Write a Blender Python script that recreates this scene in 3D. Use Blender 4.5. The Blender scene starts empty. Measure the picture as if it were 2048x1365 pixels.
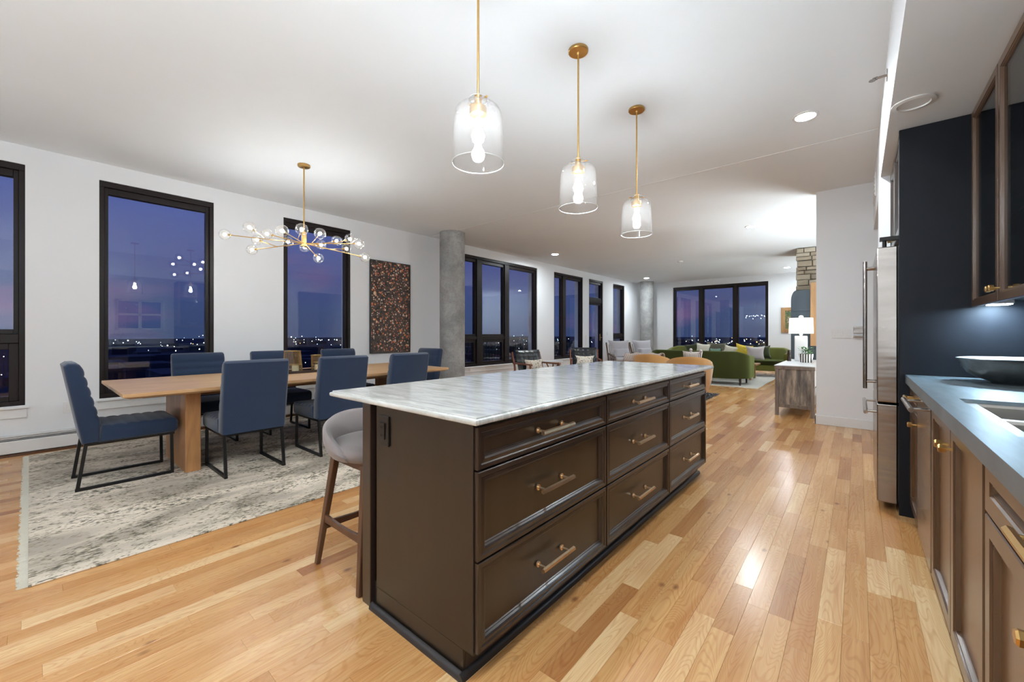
import bpy, math, random
from mathutils import Vector, Matrix
random.seed(7)
PI = math.pi
sc = bpy.context.scene
col = sc.collection

# ---------------------------------------------------------------- camera
cam_d = bpy.data.cameras.new('camera'); cam = bpy.data.objects.new('camera', cam_d); col.objects.link(cam)
FPX = 817.0; YAW = math.atan(692 / FPX); CH = 1.22
cam.location = (0, 0, CH); cam.rotation_euler = (PI / 2, 0, YAW)
cam_d.sensor_width = 36; cam_d.lens = FPX / 2048 * 36; cam_d.shift_y = -15.5 / 2048
cam_d.clip_start = 0.05; cam_d.clip_end = 6000
sc.camera = cam

# ---------------------------------------------------------------- world (dusk sky)
w = bpy.data.worlds.new('dusk'); sc.world = w; w.use_nodes = True
nt = w.node_tree; nt.nodes.clear(); N = nt.nodes.new; L = nt.links.new
out = N('ShaderNodeOutputWorld'); bg = N('ShaderNodeBackground'); L(bg.outputs[0], out.inputs[0])
tc = N('ShaderNodeTexCoord'); sx = N('ShaderNodeSeparateXYZ'); L(tc.outputs['Generated'], sx.inputs[0])
cr = N('ShaderNodeValToRGB'); L(sx.outputs['Z'], cr.inputs[0])
e = cr.color_ramp.elements
e[0].position = 0.0; e[0].color = (0.050, 0.075, 0.17, 1)
e[1].position = 0.75; e[1].color = (0.035, 0.055, 0.20, 1)
for p, c in ((0.05, (0.055, 0.085, 0.20, 1)), (0.13, (0.065, 0.085, 0.25, 1)), (0.26, (0.045, 0.088, 0.36, 1)), (0.42, (0.035, 0.078, 0.36, 1))):
    q = e.new(p); q.color = c
mp = N('ShaderNodeMapping'); mp.inputs['Scale'].default_value = (2.0, 2.0, 9.0); L(tc.outputs['Generated'], mp.inputs[0])
nz = N('ShaderNodeTexNoise'); nz.inputs['Scale'].default_value = 1.3; nz.inputs['Detail'].default_value = 5; L(mp.outputs[0], nz.inputs['Vector'])
c2 = N('ShaderNodeValToRGB'); c2.color_ramp.elements[0].position = .56; c2.color_ramp.elements[1].position = .74; L(nz.outputs[0], c2.inputs[0])
ml = N('ShaderNodeMath'); ml.operation = 'MULTIPLY'; ml.inputs[1].default_value = .6; L(c2.outputs[0], ml.inputs[0])
mx = N('ShaderNodeMix'); mx.data_type = 'RGBA'; L(ml.outputs[0], mx.inputs[0]); L(cr.outputs[0], mx.inputs[6]); mx.inputs[7].default_value = (0.30, 0.14, 0.27, 1)
L(mx.outputs[2], bg.inputs[0]); bg.inputs[1].default_value = 1.0

sc.view_settings.view_transform = 'Standard'; sc.view_settings.look = 'None'
sc.view_settings.gamma = 1; sc.view_settings.use_curve_mapping = False
sc.view_settings.exposure = 0.0
# lamp strengths (emission of lamp surfaces; back and kitchen cans are added fill)
E_PENDANT, E_GLOBE, E_CAN, E_BACKFILL, E_KITFILL = 390.0, 240.0, 860.0, 130.0, 450.0

# added fill lights turned up at the ceiling, unseen behind camera and partition
def bounce(x, y, z, w_, size=1.2):
    l = bpy.data.lights.new('added_bounce_fill', 'AREA'); l.shape = 'DISK'; l.size = size; l.energy = w_; l.color = (.84, .95, 1)
    o = bpy.data.objects.new('added_bounce_fill', l); col.objects.link(o); o.location = (x, y, z); o.rotation_euler = (PI, 0, 0)
bounce(-1.0, -1.5, 1.2, 95); bounce(-4.6, -2.3, 1.7, 20); bounce(.55, -.9, 1.0, 45, .5); bounce(.8, 8.7, .25, 175, 1.4); bounce(1.1, 13.8, 1.0, 160)
cy = sc.cycles
cy.use_denoising = True; cy.max_bounces = 8; cy.diffuse_bounces = 5; cy.glossy_bounces = 4
cy.transparent_max_bounces = 16; cy.sample_clamp_indirect = 6; cy.caustics_reflective = False; cy.caustics_refractive = False

# ---------------------------------------------------------------- materials
def srgb(r, g, b):
    f = lambda c: (c / 255 / 12.92) if c / 255 <= .04045 else ((c / 255 + .055) / 1.055) ** 2.4
    return (f(r), f(g), f(b), 1)
def newmat(name):
    m = bpy.data.materials.new(name); m.use_nodes = True
    t = m.node_tree; b = t.nodes['Principled BSDF']; return m, t, b
def coords(t, kind='Object', scale=(1, 1, 1), rot=(0, 0, 0)):
    mp = t.nodes.new('ShaderNodeMapping'); mp.inputs['Scale'].default_value = scale; mp.inputs['Rotation'].default_value = rot
    if kind == 'Position':
        g = t.nodes.new('ShaderNodeNewGeometry'); t.links.new(g.outputs['Position'], mp.inputs[0])
    else:
        g = t.nodes.new('ShaderNodeTexCoord'); t.links.new(g.outputs[kind], mp.inputs[0])
    return mp.outputs[0]
def noise(t, vec, scale, detail=4, dist=0, rough=.5):
    n = t.nodes.new('ShaderNodeTexNoise'); n.inputs['Scale'].default_value = scale; n.inputs['Detail'].default_value = detail
    n.inputs['Distortion'].default_value = dist; n.inputs['Roughness'].default_value = rough
    if vec is not None: t.links.new(vec, n.inputs['Vector'])
    return n.outputs[0]
def ramp(t, fac, stops):
    r = t.nodes.new('ShaderNodeValToRGB'); e = r.color_ramp.elements
    e[0].position, e[0].color = stops[0]; e[1].position, e[1].color = stops[-1]
    for p, c in stops[1:-1]:
        q = e.new(p); q.color = c
    t.links.new(fac, r.inputs[0]); return r.outputs[0]
def mixc(t, fac, a, b, mode='MIX'):
    m = t.nodes.new('ShaderNodeMix'); m.data_type = 'RGBA'; m.blend_type = mode
    for s, v in ((0, fac), (6, a), (7, b)):
        if isinstance(v, (tuple, float, int)): m.inputs[s].default_value = v
        else: t.links.new(v, m.inputs[s])
    return m.outputs[2]
def math_(t, op, a, b=None, clamp=False):
    m = t.nodes.new('ShaderNodeMath'); m.operation = op; m.use_clamp = clamp
    for i, v in enumerate((a, b)):
        if v is None: continue
        if isinstance(v, (int, float)): m.inputs[i].default_value = v
        else: t.links.new(v, m.inputs[i])
    return m.outputs[0]
def bump(t, b, h, strength=.2, dist=.01):
    n = t.nodes.new('ShaderNodeBump'); n.inputs['Strength'].default_value = strength; n.inputs['Distance'].default_value = dist
    t.links.new(h, n.inputs['Height']); t.links.new(n.outputs[0], b.inputs['Normal'])
def mul(c, k): return (c[0] * k, c[1] * k, c[2] * k, 1)
def plain(name, c, rough=.5, metal=0, var=.12, nscale=8, bstr=0, bscale=200, spec=None, coat=0, stretch=(1, 1, 1)):
    m, t, b = newmat(name)
    v = coords(t, 'Object', stretch)
    n = noise(t, v, nscale)
    t.links.new(ramp(t, n, [(.3, mul(c, 1 - var)), (.7, mul(c, 1 + var))]), b.inputs['Base Color'])
    b.inputs['Roughness'].default_value = rough; b.inputs['Metallic'].default_value = metal
    if spec is not None: b.inputs['Specular IOR Level'].default_value = spec
    if coat: b.inputs['Coat Weight'].default_value = coat; b.inputs['Coat Roughness'].default_value = .15
    if bstr: bump(t, b, noise(t, v, bscale, 3), bstr, .002)
    return m
def woodm(name, c1, c2, rough=.4, scale=6, stretch=(1, .08, 1), bstr=.05, coat=0, rot=(0, 0, 0)):
    m, t, b = newmat(name)
    v = coords(t, 'Object', stretch, rot)
    n = noise(t, v, scale, 6, 1.2)
    f = noise(t, v, scale * 7, 3)
    c = ramp(t, n, [(.3, c1), (.7, c2)])
    c = mixc(t, math_(t, 'MULTIPLY', f, .35), c, mul(c1, .75))
    t.links.new(c, b.inputs['Base Color']); b.inputs['Roughness'].default_value = rough
    if coat: b.inputs['Coat Weight'].default_value = coat; b.inputs['Coat Roughness'].default_value = .12
    bump(t, b, f, bstr, .002); return m
def fabric(name, c, scale=500, var=.2, sheen=.3):
    m, t, b = newmat(name); v = coords(t, 'Object')
    n = noise(t, v, scale, 2); n2 = noise(t, v, 9, 3)
    cc = ramp(t, n, [(.3, mul(c, 1 - var)), (.7, mul(c, 1 + var))])
    cc = mixc(t, math_(t, 'MULTIPLY', n2, .25), cc, mul(c, .7))
    t.links.new(cc, b.inputs['Base Color']); b.inputs['Roughness'].default_value = .9
    b.inputs['Sheen Weight'].default_value = sheen; b.inputs['Specular IOR Level'].default_value = .2
    bump(t, b, n, .35, .001); return m
def emis(name, c, s):
    m = bpy.data.materials.new(name); m.use_nodes = True; t = m.node_tree; t.nodes.clear()
    o = t.nodes.new('ShaderNodeOutputMaterial'); e = t.nodes.new('ShaderNodeEmission'); e.inputs[0].default_value = c; e.inputs[1].default_value = s
    t.links.new(e.outputs[0], o.inputs[0]); return m
def glass(name, tint=(1, 1, 1, 1), lo=.04, hi=.6, power=3.0, rough=0.0, milk=0.0):
    m = bpy.data.materials.new(name); m.use_nodes = True; t = m.node_tree; t.nodes.clear()
    o = t.nodes.new('ShaderNodeOutputMaterial'); mi = t.nodes.new('ShaderNodeMixShader')
    tr = t.nodes.new('ShaderNodeBsdfTransparent'); tr.inputs[0].default_value = tint
    gl = t.nodes.new('ShaderNodeBsdfGlossy'); gl.inputs['Roughness'].default_value = rough
    lw = t.nodes.new('ShaderNodeLayerWeight'); lw.inputs['Blend'].default_value = .5
    p = math_(t, 'POWER', lw.outputs['Facing'], power)
    f = math_(t, 'ADD', math_(t, 'MULTIPLY', p, hi), lo, True)
    t.links.new(f, mi.inputs[0]); t.links.new(tr.outputs[0], mi.inputs[1]); t.links.new(gl.outputs[0], mi.inputs[2]); 
    if milk:
        tl = t.nodes.new('ShaderNodeBsdfTranslucent'); tl.inputs[0].default_value = (1, 1, 1, 1); m2 = t.nodes.new('ShaderNodeMixShader'); m2.inputs[0].default_value = milk
        t.links.new(mi.outputs[0], m2.inputs[1]); t.links.new(tl.outputs[0], m2.inputs[2]); t.links.new(m2.outputs[0], o.inputs[0])
    else: t.links.new(mi.outputs[0], o.inputs[0])
    return m

M = {}
M['wall'] = plain('wall_paint', (.76, .77, .79, 1), .6, var=.01, nscale=2, bstr=.04, bscale=300)
M['ceil'] = plain('ceiling_paint', (.80, .835, .87, 1), .7, var=.01, nscale=2)
M['trim'] = plain('white_trim', (.74, .74, .74, 1), .35, var=.01)
M['oakdark'] = woodm('dark_shoe', srgb(74, 46, 28), srgb(95, 62, 38), .4)
M['bronze'] = plain('dark_bronze_frame', srgb(30, 22, 21), .4, 0, var=.12, nscale=3, spec=.25)
M['winglass'] = glass('window_glass', (.93, .96, 1, 1), .075, .6, 4)
M['cabglass'] = glass('cabinet_glass', (.92, .95, .96, 1), .09, .5, 4)
M['pglass'] = glass('pendant_glass', (.995, .995, .995, 1), .03, .7, 3.5, milk=.006)
M['gglass'] = glass('globe_glass', (.98, .96, .93, 1), .05, .8, 2.5, milk=.008)
M['brass'] = plain('brushed_brass', srgb(212, 172, 108), .3, 1, var=.06, nscale=30)
M['champ'] = plain('champagne_bronze', srgb(238, 208, 172), .3, 1, var=.05, nscale=30)
M['steel'] = None
M['blackmetal'] = plain('black_metal', srgb(32, 30, 29), .42, .5, var=.1)
M['navy'] = fabric('navy_fabric', srgb(37, 51, 75), 420)
M['greyfab'] = fabric('grey_fabric', srgb(132, 122, 120), 500, .12)
M['velvet'] = fabric('green_velvet', srgb(44, 47, 14), 300, .1, .5)
M['velvet'].node_tree.nodes['Principled BSDF'].inputs['Sheen Tint'].default_value = (.5, .6, .2, 1)
M['velvet2'] = fabric('light_green_velvet', srgb(104, 106, 48), 300, .1, .2)
M['tan'] = fabric('tan_corduroy', srgb(196, 148, 92), 300, .1, .4)
M['cushgrey'] = fabric('grey_cushion', srgb(186, 182, 186), 400, .06)
M['leather'] = plain('black_leather', srgb(30, 33, 35), .32, 0, var=.2, nscale=14, bstr=.3, bscale=90)
M['walnut'] = woodm('walnut', srgb(76, 50, 34), srgb(100, 68, 47), .42, 14, (1, 1, .1))
M['redwood'] = woodm('warm_walnut', srgb(120, 66, 40), srgb(150, 88, 54), .35, 14, (.2, 1, 1))
M['espresso'] = woodm('espresso_cabinet', srgb(38, 28, 24), srgb(52, 39, 32), .30, 10, (1, 1, .08), .012, .35)
M['esp2'] = woodm('espresso_panel', srgb(49, 37, 27), srgb(58, 44, 32), .33, 10, (1, 1, .08), .01, .25)
M['esp_sheen'] = woodm('espresso_panel_sheen', srgb(100, 72, 48), srgb(112, 81, 55), .3, 10, (1, 1, .08), .01, .3)  # espresso cabinets browned to carry the oak floor's reflection in the colour
M['esp_sheen_frame'] = woodm('espresso_frame_sheen', srgb(80, 58, 42), srgb(92, 67, 48), .28, 10, (1, 1, .08), .01, .3)  # espresso frames, lightened with floor reflection and highlights put into the colour
M['esp_shaded'] = woodm('espresso_end_panel', srgb(32, 25, 19), srgb(39, 30, 23), .36, 10, (1, 1, .08), .01, .25)  # same espresso finish, darkened because the island end catches less light
M['glaze'] = plain('dark_base_moulding', srgb(40, 36, 36), .35, 0, var=.15)
M['darkpanel'] = plain('blackened_steel', srgb(26, 28, 34), .5, .1, var=.18, nscale=5, bstr=.05, bscale=60, spec=.2, stretch=(1, 1, .35))
M['candle'] = plain('cream_wax', srgb(225, 215, 180), .5, var=.03)
M['whitecer'] = plain('white_ceramic', (.8, .8, .8, 1), .15, var=.02)
M['blackplas'] = plain('black_plastic', srgb(24, 22, 22), .3, var=.05)
M['gold_wire'] = plain('gold_wire', srgb(170, 140, 92), .4, .8, var=.1, nscale=40)
M['wicker'] = woodm('wicker', srgb(92, 70, 54), srgb(130, 102, 80), .6, 40, (1, 1, 1), .3)
M['green'] = plain('leaf_green', srgb(70, 112, 52), .5, var=.3)
M['cancan'] = emis('can_light', (.86, .95, 1, 1), E_CAN)
M['backfill'] = emis('can_fill_rear', (.86, .95, 1, 1), E_BACKFILL)
M['kitfill'] = emis('can_fill_kitchen', (.86, .95, 1, 1), E_KITFILL)
M['bulb'] = emis('pendant_bulb', (.88, .95, 1, 1), E_PENDANT)
M['gbulb'] = emis('globe_bulb', (.90, .95, .98, 1), E_GLOBE)
M['ucab'] = emis('under_cabinet_led', (.58, .82, 1, 1), 300)
M['shade_e'] = emis('lit_lamp_shade', (1, .96, .88, 1), 3.2)

def steelmat(name, c, stretch, rough=.22):
    m, t, b = newmat(name); v = coords(t, 'Object', stretch)
    n = noise(t, v, 3.0, 2); f = noise(t, coords(t, 'Object', (40, 1.5, 40)), 12, 2)
    t.links.new(ramp(t, n, [(.3, mul(c, .92)), (.7, mul(c, 1.05))]), b.inputs['Base Color'])
    b.inputs['Metallic'].default_value = 1
    t.links.new(math_(t, 'ADD', math_(t, 'MULTIPLY', f, .12), rough - .06), b.inputs['Roughness'])
    bump(t, b, n, .25, .02); return m
M['steel'] = steelmat('stainless_steel', srgb(158, 150, 144), (.6, .6, 3.4))
M['sinksteel'] = plain('sink_steel', srgb(150, 144, 138), .32, .9, var=.06, nscale=4)
M['zinc'] = plain('zinc_counter', srgb(126, 139, 147), .4, .65, var=.16, nscale=7, bstr=.06, bscale=80, stretch=(4, .6, 1))

# marble
m, t, b = newmat('veined_marble'); M['marble'] = m
v = coords(t, 'Position', (1.9, 12.0, 1), (0, 0, -math.radians(38)))
n1 = noise(t, v, 2.2, 8, .8, .62); n2 = noise(t, v, 9, 6, .5, .6)
c = ramp(t, n1, [(.30, srgb(172, 172, 168)), (.47, srgb(198, 198, 194)), (.66, srgb(220, 219, 215))])
vein = ramp(t, n2, [(.38, (.6, .6, .6, 1)), (.46, (0, 0, 0, 1))])
n3 = noise(t, v, 1.1, 4)
vm = math_(t, 'MULTIPLY', vein, ramp(t, n3, [(.45, (0, 0, 0, 1)), (.65, (.75, .75, .75, 1))]))
c = mixc(t, vm, c, srgb(128, 128, 124))
t.links.new(c, b.inputs['Base Color']); b.inputs['Roughness'].default_value = .10; b.inputs['Specular IOR Level'].default_value = .6

# concrete
m, t, b = newmat('raw_concrete'); M['concrete'] = m
v = coords(t, 'Object'); n1 = noise(t, v, 3, 8, .3, .65); n2 = noise(t, v, 45, 4)
c = ramp(t, n1, [(.3, srgb(122, 122, 122)), (.7, srgb(176, 175, 173))])
c = mixc(t, ramp(t, n2, [(.32, (.6, .6, .6, 1)), (.42, (0, 0, 0, 1))]), c, srgb(110, 108, 106))
t.links.new(c, b.inputs['Base Color']); b.inputs['Roughness'].default_value = .75; bump(t, b, n2, .3, .004)

# oak planks: colour from a per-plank attribute, grain along Y
m, t, b = newmat('oak_planks'); M['oak'] = m
at = t.nodes.new('ShaderNodeAttribute'); at.attribute_name = 'tone'
sp = t.nodes.new('ShaderNodeSeparateColor'); t.links.new(at.outputs['Color'], sp.inputs[0])
g = t.nodes.new('ShaderNodeNewGeometry')
off = t.nodes.new('ShaderNodeVectorMath'); off.operation = 'SCALE'; t.links.new(at.outputs['Color'], off.inputs[0]); off.inputs['Scale'].default_value = 37
ad = t.nodes.new('ShaderNodeVectorMath'); ad.operation = 'ADD'; t.links.new(g.outputs['Position'], ad.inputs[0]); t.links.new(off.outputs[0], ad.inputs[1])
mp = t.nodes.new('ShaderNodeMapping'); mp.inputs['Scale'].default_value = (9, 1.0, 1); t.links.new(ad.outputs[0], mp.inputs[0])
n1 = noise(t, mp.outputs[0], 1.6, 3, .6)
wv = t.nodes.new('ShaderNodeTexWave'); wv.wave_type = 'BANDS'; wv.bands_direction = 'X'; wv.inputs['Scale'].default_value = 1.5
wv.inputs['Distortion'].default_value = 9; wv.inputs['Detail'].default_value = 3; wv.inputs['Detail Scale'].default_value = 1.1; t.links.new(mp.outputs[0], wv.inputs[0])
mp2 = t.nodes.new('ShaderNodeMapping'); mp2.inputs['Scale'].default_value = (120, 4, 1); t.links.new(ad.outputs[0], mp2.inputs[0])
n2 = noise(t, mp2.outputs[0], 1.5, 3)
base = ramp(t, sp.outputs[0], [(0, srgb(168, 116, 68)), (.22, srgb(194, 146, 92)), (.5, srgb(208, 162, 106)), (.8, srgb(222, 182, 128)), (1, srgb(242, 216, 170))])
c = mixc(t, math_(t, 'MULTIPLY', wv.outputs[0], .18), base, mixc(t, 1.0, base, srgb(215, 170, 130), 'MULTIPLY'))
c = mixc(t, math_(t, 'MULTIPLY', ramp(t, n1, [(.35, (0, 0, 0, 1)), (.75, (1, 1, 1, 1))]), .45), c, mixc(t, 1.0, c, srgb(212, 165, 118), 'MULTIPLY'))
c = mixc(t, math_(t, 'MULTIPLY', n2, .25), c, mixc(t, 1.0, c, srgb(190, 150, 115), 'MULTIPLY'))
mp4 = t.nodes.new('ShaderNodeMapping'); mp4.inputs['Scale'].default_value = (9, 1.3, 1); t.links.new(ad.outputs[0], mp4.inputs[0])
cg = noise(t, mp4.outputs[0], 1.0, 2, .5, .35)
sn = math_(t, 'SINE', math_(t, 'MULTIPLY', cg, 240))
c = mixc(t, math_(t, 'MULTIPLY', ramp(t, sn, [(.25, (0, 0, 0, 1)), (1, (1, 1, 1, 1))]), .30), c, mixc(t, 1.0, c, srgb(205, 165, 125), 'MULTIPLY'))
vo = t.nodes.new('ShaderNodeTexVoronoi'); vo.inputs['Scale'].default_value = 1.0
mp3 = t.nodes.new('ShaderNodeMapping'); mp3.inputs['Scale'].default_value = (5.5, 3.2, 1); t.links.new(ad.outputs[0], mp3.inputs[0]); t.links.new(mp3.outputs[0], vo.inputs['Vector'])
kn = ramp(t, vo.outputs['Distance'], [(.03, (1, 1, 1, 1)), (.10, (0, 0, 0, 1))])
c = mixc(t, math_(t, 'MULTIPLY', kn, .75), c, srgb(105, 62, 38))
t.links.new(c, b.inputs['Base Color']); b.inputs['Roughness'].default_value = .24
t.links.new(math_(t, 'ADD', math_(t, 'MULTIPLY', sp.outputs[1], .06), .22), b.inputs['Roughness'])
bump(t, b, sn, .015, .001)

# rug
m, t, b = newmat('distressed_rug'); M['rug'] = m
v = coords(t, 'Position', (2.4, .9, 1)); n1 = noise(t, v, 1.1, 5, .6, .6)
n2 = noise(t, coords(t, 'Position', (85, 38, 1)), 1, 2, .3, .5)
n5 = noise(t, coords(t, 'Position', (34, 15, 1)), 1, 4, .2, .65)
n3 = noise(t, coords(t, 'Position', (4.2, 1.9, 1)), 1.3, 6, .5, .7)
c = ramp(t, n1, [(.36, srgb(238, 224, 206)), (.5, srgb(208, 194, 176)), (.6, srgb(166, 154, 140))])
gr = math_(t, 'ADD', math_(t, 'MULTIPLY', n3, 1.1), math_(t, 'ADD', math_(t, 'MULTIPLY', n5, .9), math_(t, 'MULTIPLY', n2, .9)))
c = mixc(t, ramp(t, math_(t, 'MULTIPLY', gr, .5), [(.735, (0, 0, 0, 1)), (.775, (.8, .8, .8, 1))]), c, srgb(128, 118, 98))
c = mixc(t, ramp(t, math_(t, 'MULTIPLY', gr, .5), [(.795, (0, 0, 0, 1)), (.83, (.9, .9, .9, 1))]), c, srgb(58, 54, 48))
c = mixc(t, math_(t, 'MULTIPLY', n2, .25), c, srgb(170, 162, 150))
t.links.new(c, b.inputs['Base Color']); b.inputs['Roughness'].default_value = .95; b.inputs['Specular IOR Level'].default_value = .1
bump(t, b, n2, .6, .004)

# oak table
M['tableoak'] = woodm('table_oak', srgb(192, 150, 106), srgb(218, 180, 136), .38, 7, (2.4, .3, 1), .03)
M['tableleg'] = woodm('table_leg_oak', srgb(150, 104, 66), srgb(196, 142, 90), .42, 7, (1.5, 1.5, .18), .03)

# flower painting
m, t, b = newmat('flower_painting'); M['flowers'] = m
v = coords(t, 'Object'); c = ramp(t, noise(t, v, 22, 6), [(.35, srgb(34, 30, 30)), (.6, srgb(78, 62, 54)), (.8, srgb(104, 84, 72))])
for scl, rad, lo in ((30, .30, .35), (18, .30, .45), (11, .28, .6), (6.5, .26, .72)):
    vo = t.nodes.new('ShaderNodeTexVoronoi'); vo.inputs['Scale'].default_value = scl; t.links.new(v, vo.inputs['Vector'])
    s2 = t.nodes.new('ShaderNodeSeparateColor'); t.links.new(vo.outputs['Color'], s2.inputs[0])
    nn = math_(t, 'MULTIPLY', noise(t, v, scl * 4, 2), .12)
    d = ramp(t, math_(t, 'ADD', vo.outputs['Distance'], nn), [(rad + .04, (1, 1, 1, 1)), (rad + .10, (0, 0, 0, 1))])
    on = math_(t, 'GREATER_THAN', s2.outputs[0], lo)
    fc = ramp(t, s2.outputs[1], [(0, srgb(196, 96, 60)), (.3, srgb(214, 124, 70)), (.45, srgb(168, 90, 76)), (.6, srgb(206, 178, 160)), (.85, srgb(226, 206, 182)), (1, srgb(222, 160, 90))])
    c = mixc(t, math_(t, 'MULTIPLY', math_(t, 'MULTIPLY', d, on), .9), c, fc)
t.links.new(c, b.inputs['Base Color']); b.inputs['Roughness'].default_value = .6
m, t, b = newmat('landscape_painting'); M['landscape'] = m
v = coords(t, 'Object'); c = ramp(t, noise(t, v, 9, 6, .8), [(.35, srgb(36, 50, 34)), (.5, srgb(84, 104, 66)), (.6, srgb(120, 100, 60)), (.72, srgb(190, 200, 196))])
t.links.new(c, b.inputs['Base Color'])
# patterned cloths
def dots(name, base, pal, scale):
    m, t, b = newmat(name); v = coords(t, 'Object'); vo = t.nodes.new('ShaderNodeTexVoronoi'); vo.inputs['Scale'].default_value = scale; t.links.new(v, vo.inputs['Vector'])
    s2 = t.nodes.new('ShaderNodeSeparateColor'); t.links.new(vo.outputs['Color'], s2.inputs[0])
    d = ramp(t, vo.outputs['Distance'], [(.26, (1, 1, 1, 1)), (.34, (0, 0, 0, 1))])
    fc = ramp(t, s2.outputs[0], [(i / (len(pal) - 1), c) for i, c in enumerate(pal)])
    t.links.new(mixc(t, d, base, fc), b.inputs['Base Color']); b.inputs['Roughness'].default_value = .9; return m
M['floral'] = dots('floral_cushion', srgb(222, 214, 200), [srgb(190, 120, 80), srgb(90, 90, 80), srgb(210, 170, 120)], 22)
M['yellow'] = dots('yellow_cushion', srgb(214, 186, 62), [srgb(180, 140, 40), srgb(236, 214, 110)], 26)
M['taupep'] = dots('taupe_cushion', srgb(92, 88, 74), [srgb(120, 116, 100), srgb(60, 62, 50)], 20)
def stripes(name, a, b_, scale, rot=(0, 0, 0)):
    m, t, b = newmat(name); wv = t.nodes.new('ShaderNodeTexWave'); wv.inputs['Scale'].default_value = scale; wv.inputs['Distortion'].default_value = 1.2
    t.links.new(coords(t, 'Object', (1, 1, 1), rot), wv.inputs[0]); t.links.new(ramp(t, wv.outputs[0], [(.4, a), (.6, b_)]), b.inputs['Base Color']); b.inputs['Roughness'].default_value = .9; return m
M['throwm'] = stripes('striped_throw', srgb(210, 198, 188), srgb(92, 66, 56), 14)
M['stripec'] = stripes('striped_cushion', srgb(206, 196, 188), srgb(120, 112, 106), 12)
M['planterm'] = stripes('striped_planter', srgb(225, 222, 214), srgb(52, 44, 38), 9)
for nme, c in (('cream', (214, 208, 190)), ('olive', (50, 56, 24)), ('teal', (110, 140, 124)), ('pink', (176, 144, 130)), ('pale', (192, 182, 182)), ('charc', (64, 66, 70)), ('darkwood', (48, 30, 24))):
    M[nme] = fabric(nme + '_cloth', srgb(*c), 400, .1) if nme != 'darkwood' else woodm('dark_leg_wood', srgb(40, 26, 20), srgb(58, 38, 30), .4)
M['livrug'] = fabric('pale_living_rug', srgb(196, 192, 180), 60, .14)
M['consolew'] = woodm('weathered_console_wood', srgb(96, 84, 76), srgb(140, 122, 106), .6, 12, (1.5, 1.5, .25), .2)
m, t, b = newmat('scuffed_zinc_panel'); M['scuffed'] = m
v = coords(t, 'Object', (1, 1, .16)); n1 = noise(t, v, 16, 6, 0, .65)
t.links.new(ramp(t, n1, [(.34, srgb(82, 76, 72)), (.5, srgb(122, 110, 100)), (.66, srgb(172, 156, 138))]), b.inputs['Base Color']); b.inputs['Roughness'].default_value = .55; b.inputs['Metallic'].default_value = .3
M['consoletop'] = plain('pale_console_top', srgb(196, 196, 196), .3, var=.04)
M['archsteel'] = plain('blue_grey_steel_hood', srgb(62, 70, 76), .3, .6, var=.15, nscale=3, stretch=(1, 1, .3))
M['mantel'] = woodm('honey_wood', srgb(146, 106, 66), srgb(178, 138, 92), .5, 8, (1, 1, .2))
M['stone'] = None
m, t, b = newmat('tan_stone'); M['stone'] = m
at = t.nodes.new('ShaderNodeAttribute'); at.attribute_name = 'tone'
sp = t.nodes.new('ShaderNodeSeparateColor'); t.links.new(at.outputs['Color'], sp.inputs[0])
n1 = noise(t, coords(t, 'Object'), 14, 5)
c = ramp(t, sp.outputs[0], [(0, srgb(120, 106, 90)), (.5, srgb(158, 144, 124)), (1, srgb(190, 180, 162))])
t.links.new(mixc(t, math_(t, 'MULTIPLY', n1, .4), c, srgb(110, 98, 84)), b.inputs['Base Color']); b.inputs['Roughness'].default_value = .85; bump(t, b, n1, .5, .02)
M['mortar'] = plain('mortar', srgb(92, 84, 76), .9)

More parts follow.
